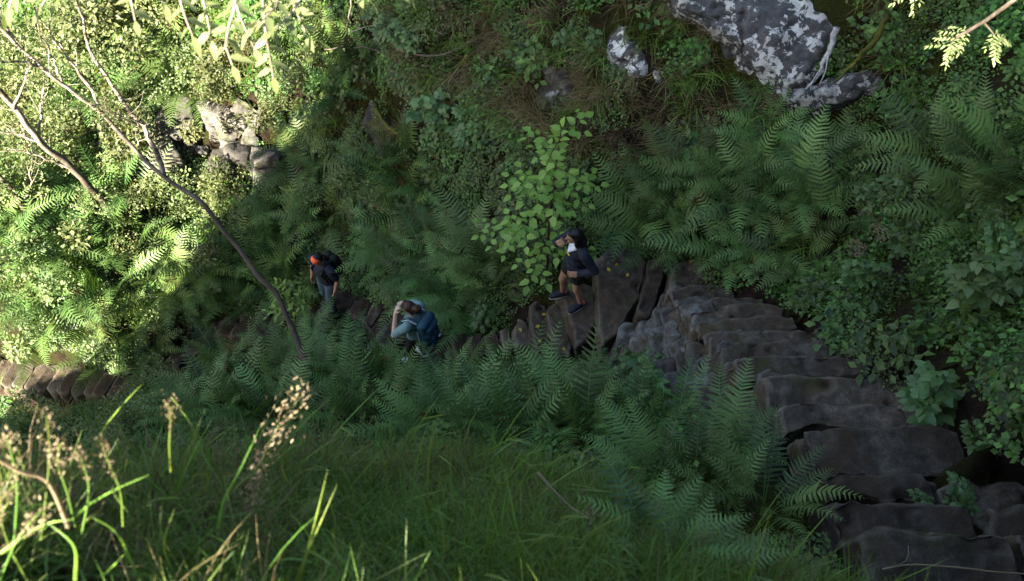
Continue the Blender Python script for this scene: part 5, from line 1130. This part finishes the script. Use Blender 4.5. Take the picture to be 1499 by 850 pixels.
# --- woman with the blue backpack seen from behind
def woman_pack():
    o = PZ(615, 526, zmap(-13.35)); yaw = R(152); t = empty('person', o); t.rotation_euler = (0, 0, yaw); t.scale = (.89,) * 3
    Lr, Ll = leg((0, -.09, .87), (.05, -.1, .47), (-.02, -.1, .09)), leg((0, .09, .87), (.07, .1, .47), (.05, .11, .09))
    torso = [((0, 0, .93), (.12, .165, .12), (0, 0, 0)), ((0, 0, 1.08), (.1, .132, .13), (0, 0, 0)), ((.01, 0, 1.25), (.115, .158, .15), (0, 0, 0))]
    tc = [((0, -.15, 1.37), .054, (0, .15, 1.37), .054), ((0, 0, 1.38), .052, (.03, 0, 1.48), .048)]
    Al = arm((0, .19, 1.36), (.16, .30, 1.16), (.22, .1, 1.46), 1.05); Ar = arm((0, -.19, 1.36), (.2, -.26, 1.2), (.23, -.07, 1.46), 1.05)
    f, e = head_parts((.05, 0, 1.57), .22, R(4)); hc, he = head_skin(f, e)
    body = blob('body', Lr + Ll + tc + Al + Ar + hc + hand((.22, .1, 1.46), (-.1, -.35, .9), (-.5, -.5, 0), .7, -1) + hand((.23, -.07, 1.46), (-.1, .35, .9), (-.5, .5, 0), .7, 1), torso + he, M_skin3, t, .0065, 3)
    blob('shirt', [cut(c, 0, .8) for c in inflate([Al[0], Ar[0]], .026)] + [((0, -.15, 1.37), .07, (0, .15, 1.37), .07)], [((0, 0, .98), (.135, .18, .13), (0, 0, 0)), ((0, 0, 1.1), (.125, .158, .16), (0, 0, 0)), ((.01, 0, 1.25), (.135, .178, .16), (0, 0, 0))], M_teal, t, .009, 3, .006)
    blob('trousers', inflate(Lr + Ll, .016), [((0, 0, .9), (.135, .18, .11), (0, 0, 0))], M_blackc, t, .009, 3, .005)
    for a, b in (((-.02, -.1, .09), (.14, -.13, .035)), ((.05, .11, .09), (.2, .13, .035))): blob('shoe', inflate(foot_caps(a, b)[1:], .01), [], M_sole, t, .008, 2)
    h = blob('hair', [(f((-.06, 0, .05)), .07, f((-.13, 0, .04)), .06)], [(f((-.02, 0, .055)), (.1, .087, .092), e), (f((-.055, 0, .0)), (.066, .084, .09), e), (f((-.16, 0, .035)), (.065, .07, .085), e)], M_hairbr, t, .008, 2, .009)
    gv = blob('sunglasses', [(f((.07, -.055, .105)), .014, f((.07, .055, .105)), .014), (f((.07, .06, .105)), .006, f((-.02, .088, .05)), .005), (f((.07, -.06, .105)), .006, f((-.02, -.088, .05)), .005)], [], M_glass, t, .005, 1)
    face_bits(f, e, t); tag(t, 'woman in grey green T-shirt seen from behind, both hands raised to her face', 'person')
    p = empty('backpack', o); p.rotation_euler = t.rotation_euler; p.scale = t.scale
    b = blob('pack_body', [((-.23, -.075, .98), .105, (-.2, -.075, 1.38), .085), ((-.23, .075, .98), .105, (-.2, .075, 1.38), .085)], [((-.25, 0, 1.12), (.13, .165, .26), (0, 0, 0))], M_pack, p, .011, 3, .008)
    blob('front_pocket', [((-.355, -.06, .98), .05, (-.34, -.06, 1.16), .045), ((-.355, .06, .98), .05, (-.34, .06, 1.16), .045)], [], M_pack, p, .009, 2, .005)
    blob('lid', [((-.22, -.09, 1.42), .075, (-.22, .09, 1.42), .075), ((-.30, -.08, 1.36), .05, (-.30, .08, 1.36), .05)], [], M_pack, p, .009, 2, .006)
    for s in (-1, 1):
        st = blob('shoulder_strap', [((-.14, s * .095, 1.44), .024, (.0, s * .1, 1.46), .022), ((.0, s * .1, 1.46), .022, (.13, s * .12, 1.32), .02), ((.13, s * .12, 1.32), .02, (.05, s * .18, 1.08), .018)], [], M_pack, p, .008, 2)
        blob('strap_piping', [((-.13, s * .125, 1.45), .009, (.0, s * .128, 1.475), .009), ((.0, s * .128, 1.475), .009, (.1, s * .15, 1.38), .008)], [], M_strap, st, .005, 1)
        blob('side_strap', [((-.17, s * .175, 1.3), .01, (-.19, s * .185, .98), .01)], [], M_strap, p, .005, 1)
    blob('label_patch', [((-.398, -.02, 1.1), .016, (-.398, -.05, 1.1), .016)], [], M_strap, p, .006, 1)
    tag(p, 'dark blue hiking backpack on the woman in the grey green T-shirt', 'backpack')
woman_pack()

# ------------------------------------------------------------------ light
# unseen trees added on the hill: their crowns fleck the edge of the shade
for k, (u, w, hgt) in enumerate([(-9.9, 10.0, 2.4), (-10.4, 10.2, 3.4), (-9.1, 10.0, 1.6)]):
    h = w * math.cos(SUN_EL); x, y = u * s45 - h * s45, -u * s45 - h * s45; z = float(gz(x, y)[0]); r = np.random.default_rng(70 + k)
    b = np.array([x, y, z]); t = empty('dapple_tree', b); g = G(); tube(g, smoothpath([[0, 0, -.2], [.1, .05, hgt * .6], [.15, -.1, hgt * 1.3]], 14), np.linspace(.1, .03, 14), 8); gl = G(); C = []; RD = []
    for j in range(34): 
        c = np.array([r.normal(0, 1.2), r.normal(0, 1.2), hgt * .9 + r.normal(0, .9)]); C.append(c); RD.append(r.uniform(.2, .42)); tube(g, smoothpath([[.1, 0, hgt * .6], c * [.5, .5, .85], c], 6), np.linspace(.025, .006, 6), 5, .5, False)
    crown_leaves(gl, C, RD, 190, .09, r); ob('trunk', g.mesh('trunk', M_bark), t); ob('crown', gl.mesh('crown', M_bush, False), t)
    tag(t, ['unseen tree added on the hill to dapple the light, middle one', 'unseen tree added on the hill to dapple the light, lowest one', 'unseen tree added on the hill to dapple the light, highest one'][k], 'tree')
sun_d = bpy.data.lights.new('sun', 'SUN'); sun_d.energy = 5.0; sun_d.angle = R(.53); sun_d.color = (1, .89, .7)
sun = bpy.data.objects.new('sun', sun_d); COL.objects.link(sun); sun.rotation_euler = Vector(-SUN).to_track_quat('-Z', 'Y').to_euler()
w = bpy.data.worlds.new('World'); scene.world = w; w.use_nodes = True; nt = w.node_tree; bg = nt.nodes['Background']
sky = nt.nodes.new('ShaderNodeTexSky'); sky.sky_type = 'NISHITA'; sky.sun_disc = False; sky.sun_elevation = SUN_EL; sky.sun_rotation = math.atan2(SUN[0], SUN[1]); nt.links.new(sky.outputs[0], bg.inputs[0]); bg.inputs[1].default_value = .05; sky.ozone_density = .9; sky.dust_density = 2.0
scene.view_settings.view_transform = 'Standard'; scene.view_settings.look = 'None'; scene.view_settings.gamma = 1; scene.view_settings.exposure = 3.3
scene.render.engine = 'CYCLES'; scene.cycles.use_denoising = True; scene.cycles.max_bounces = 6; scene.cycles.transmission_bounces = 4; scene.cycles.diffuse_bounces = 2; scene.cycles.caustics_reflective = False; scene.cycles.caustics_refractive = False
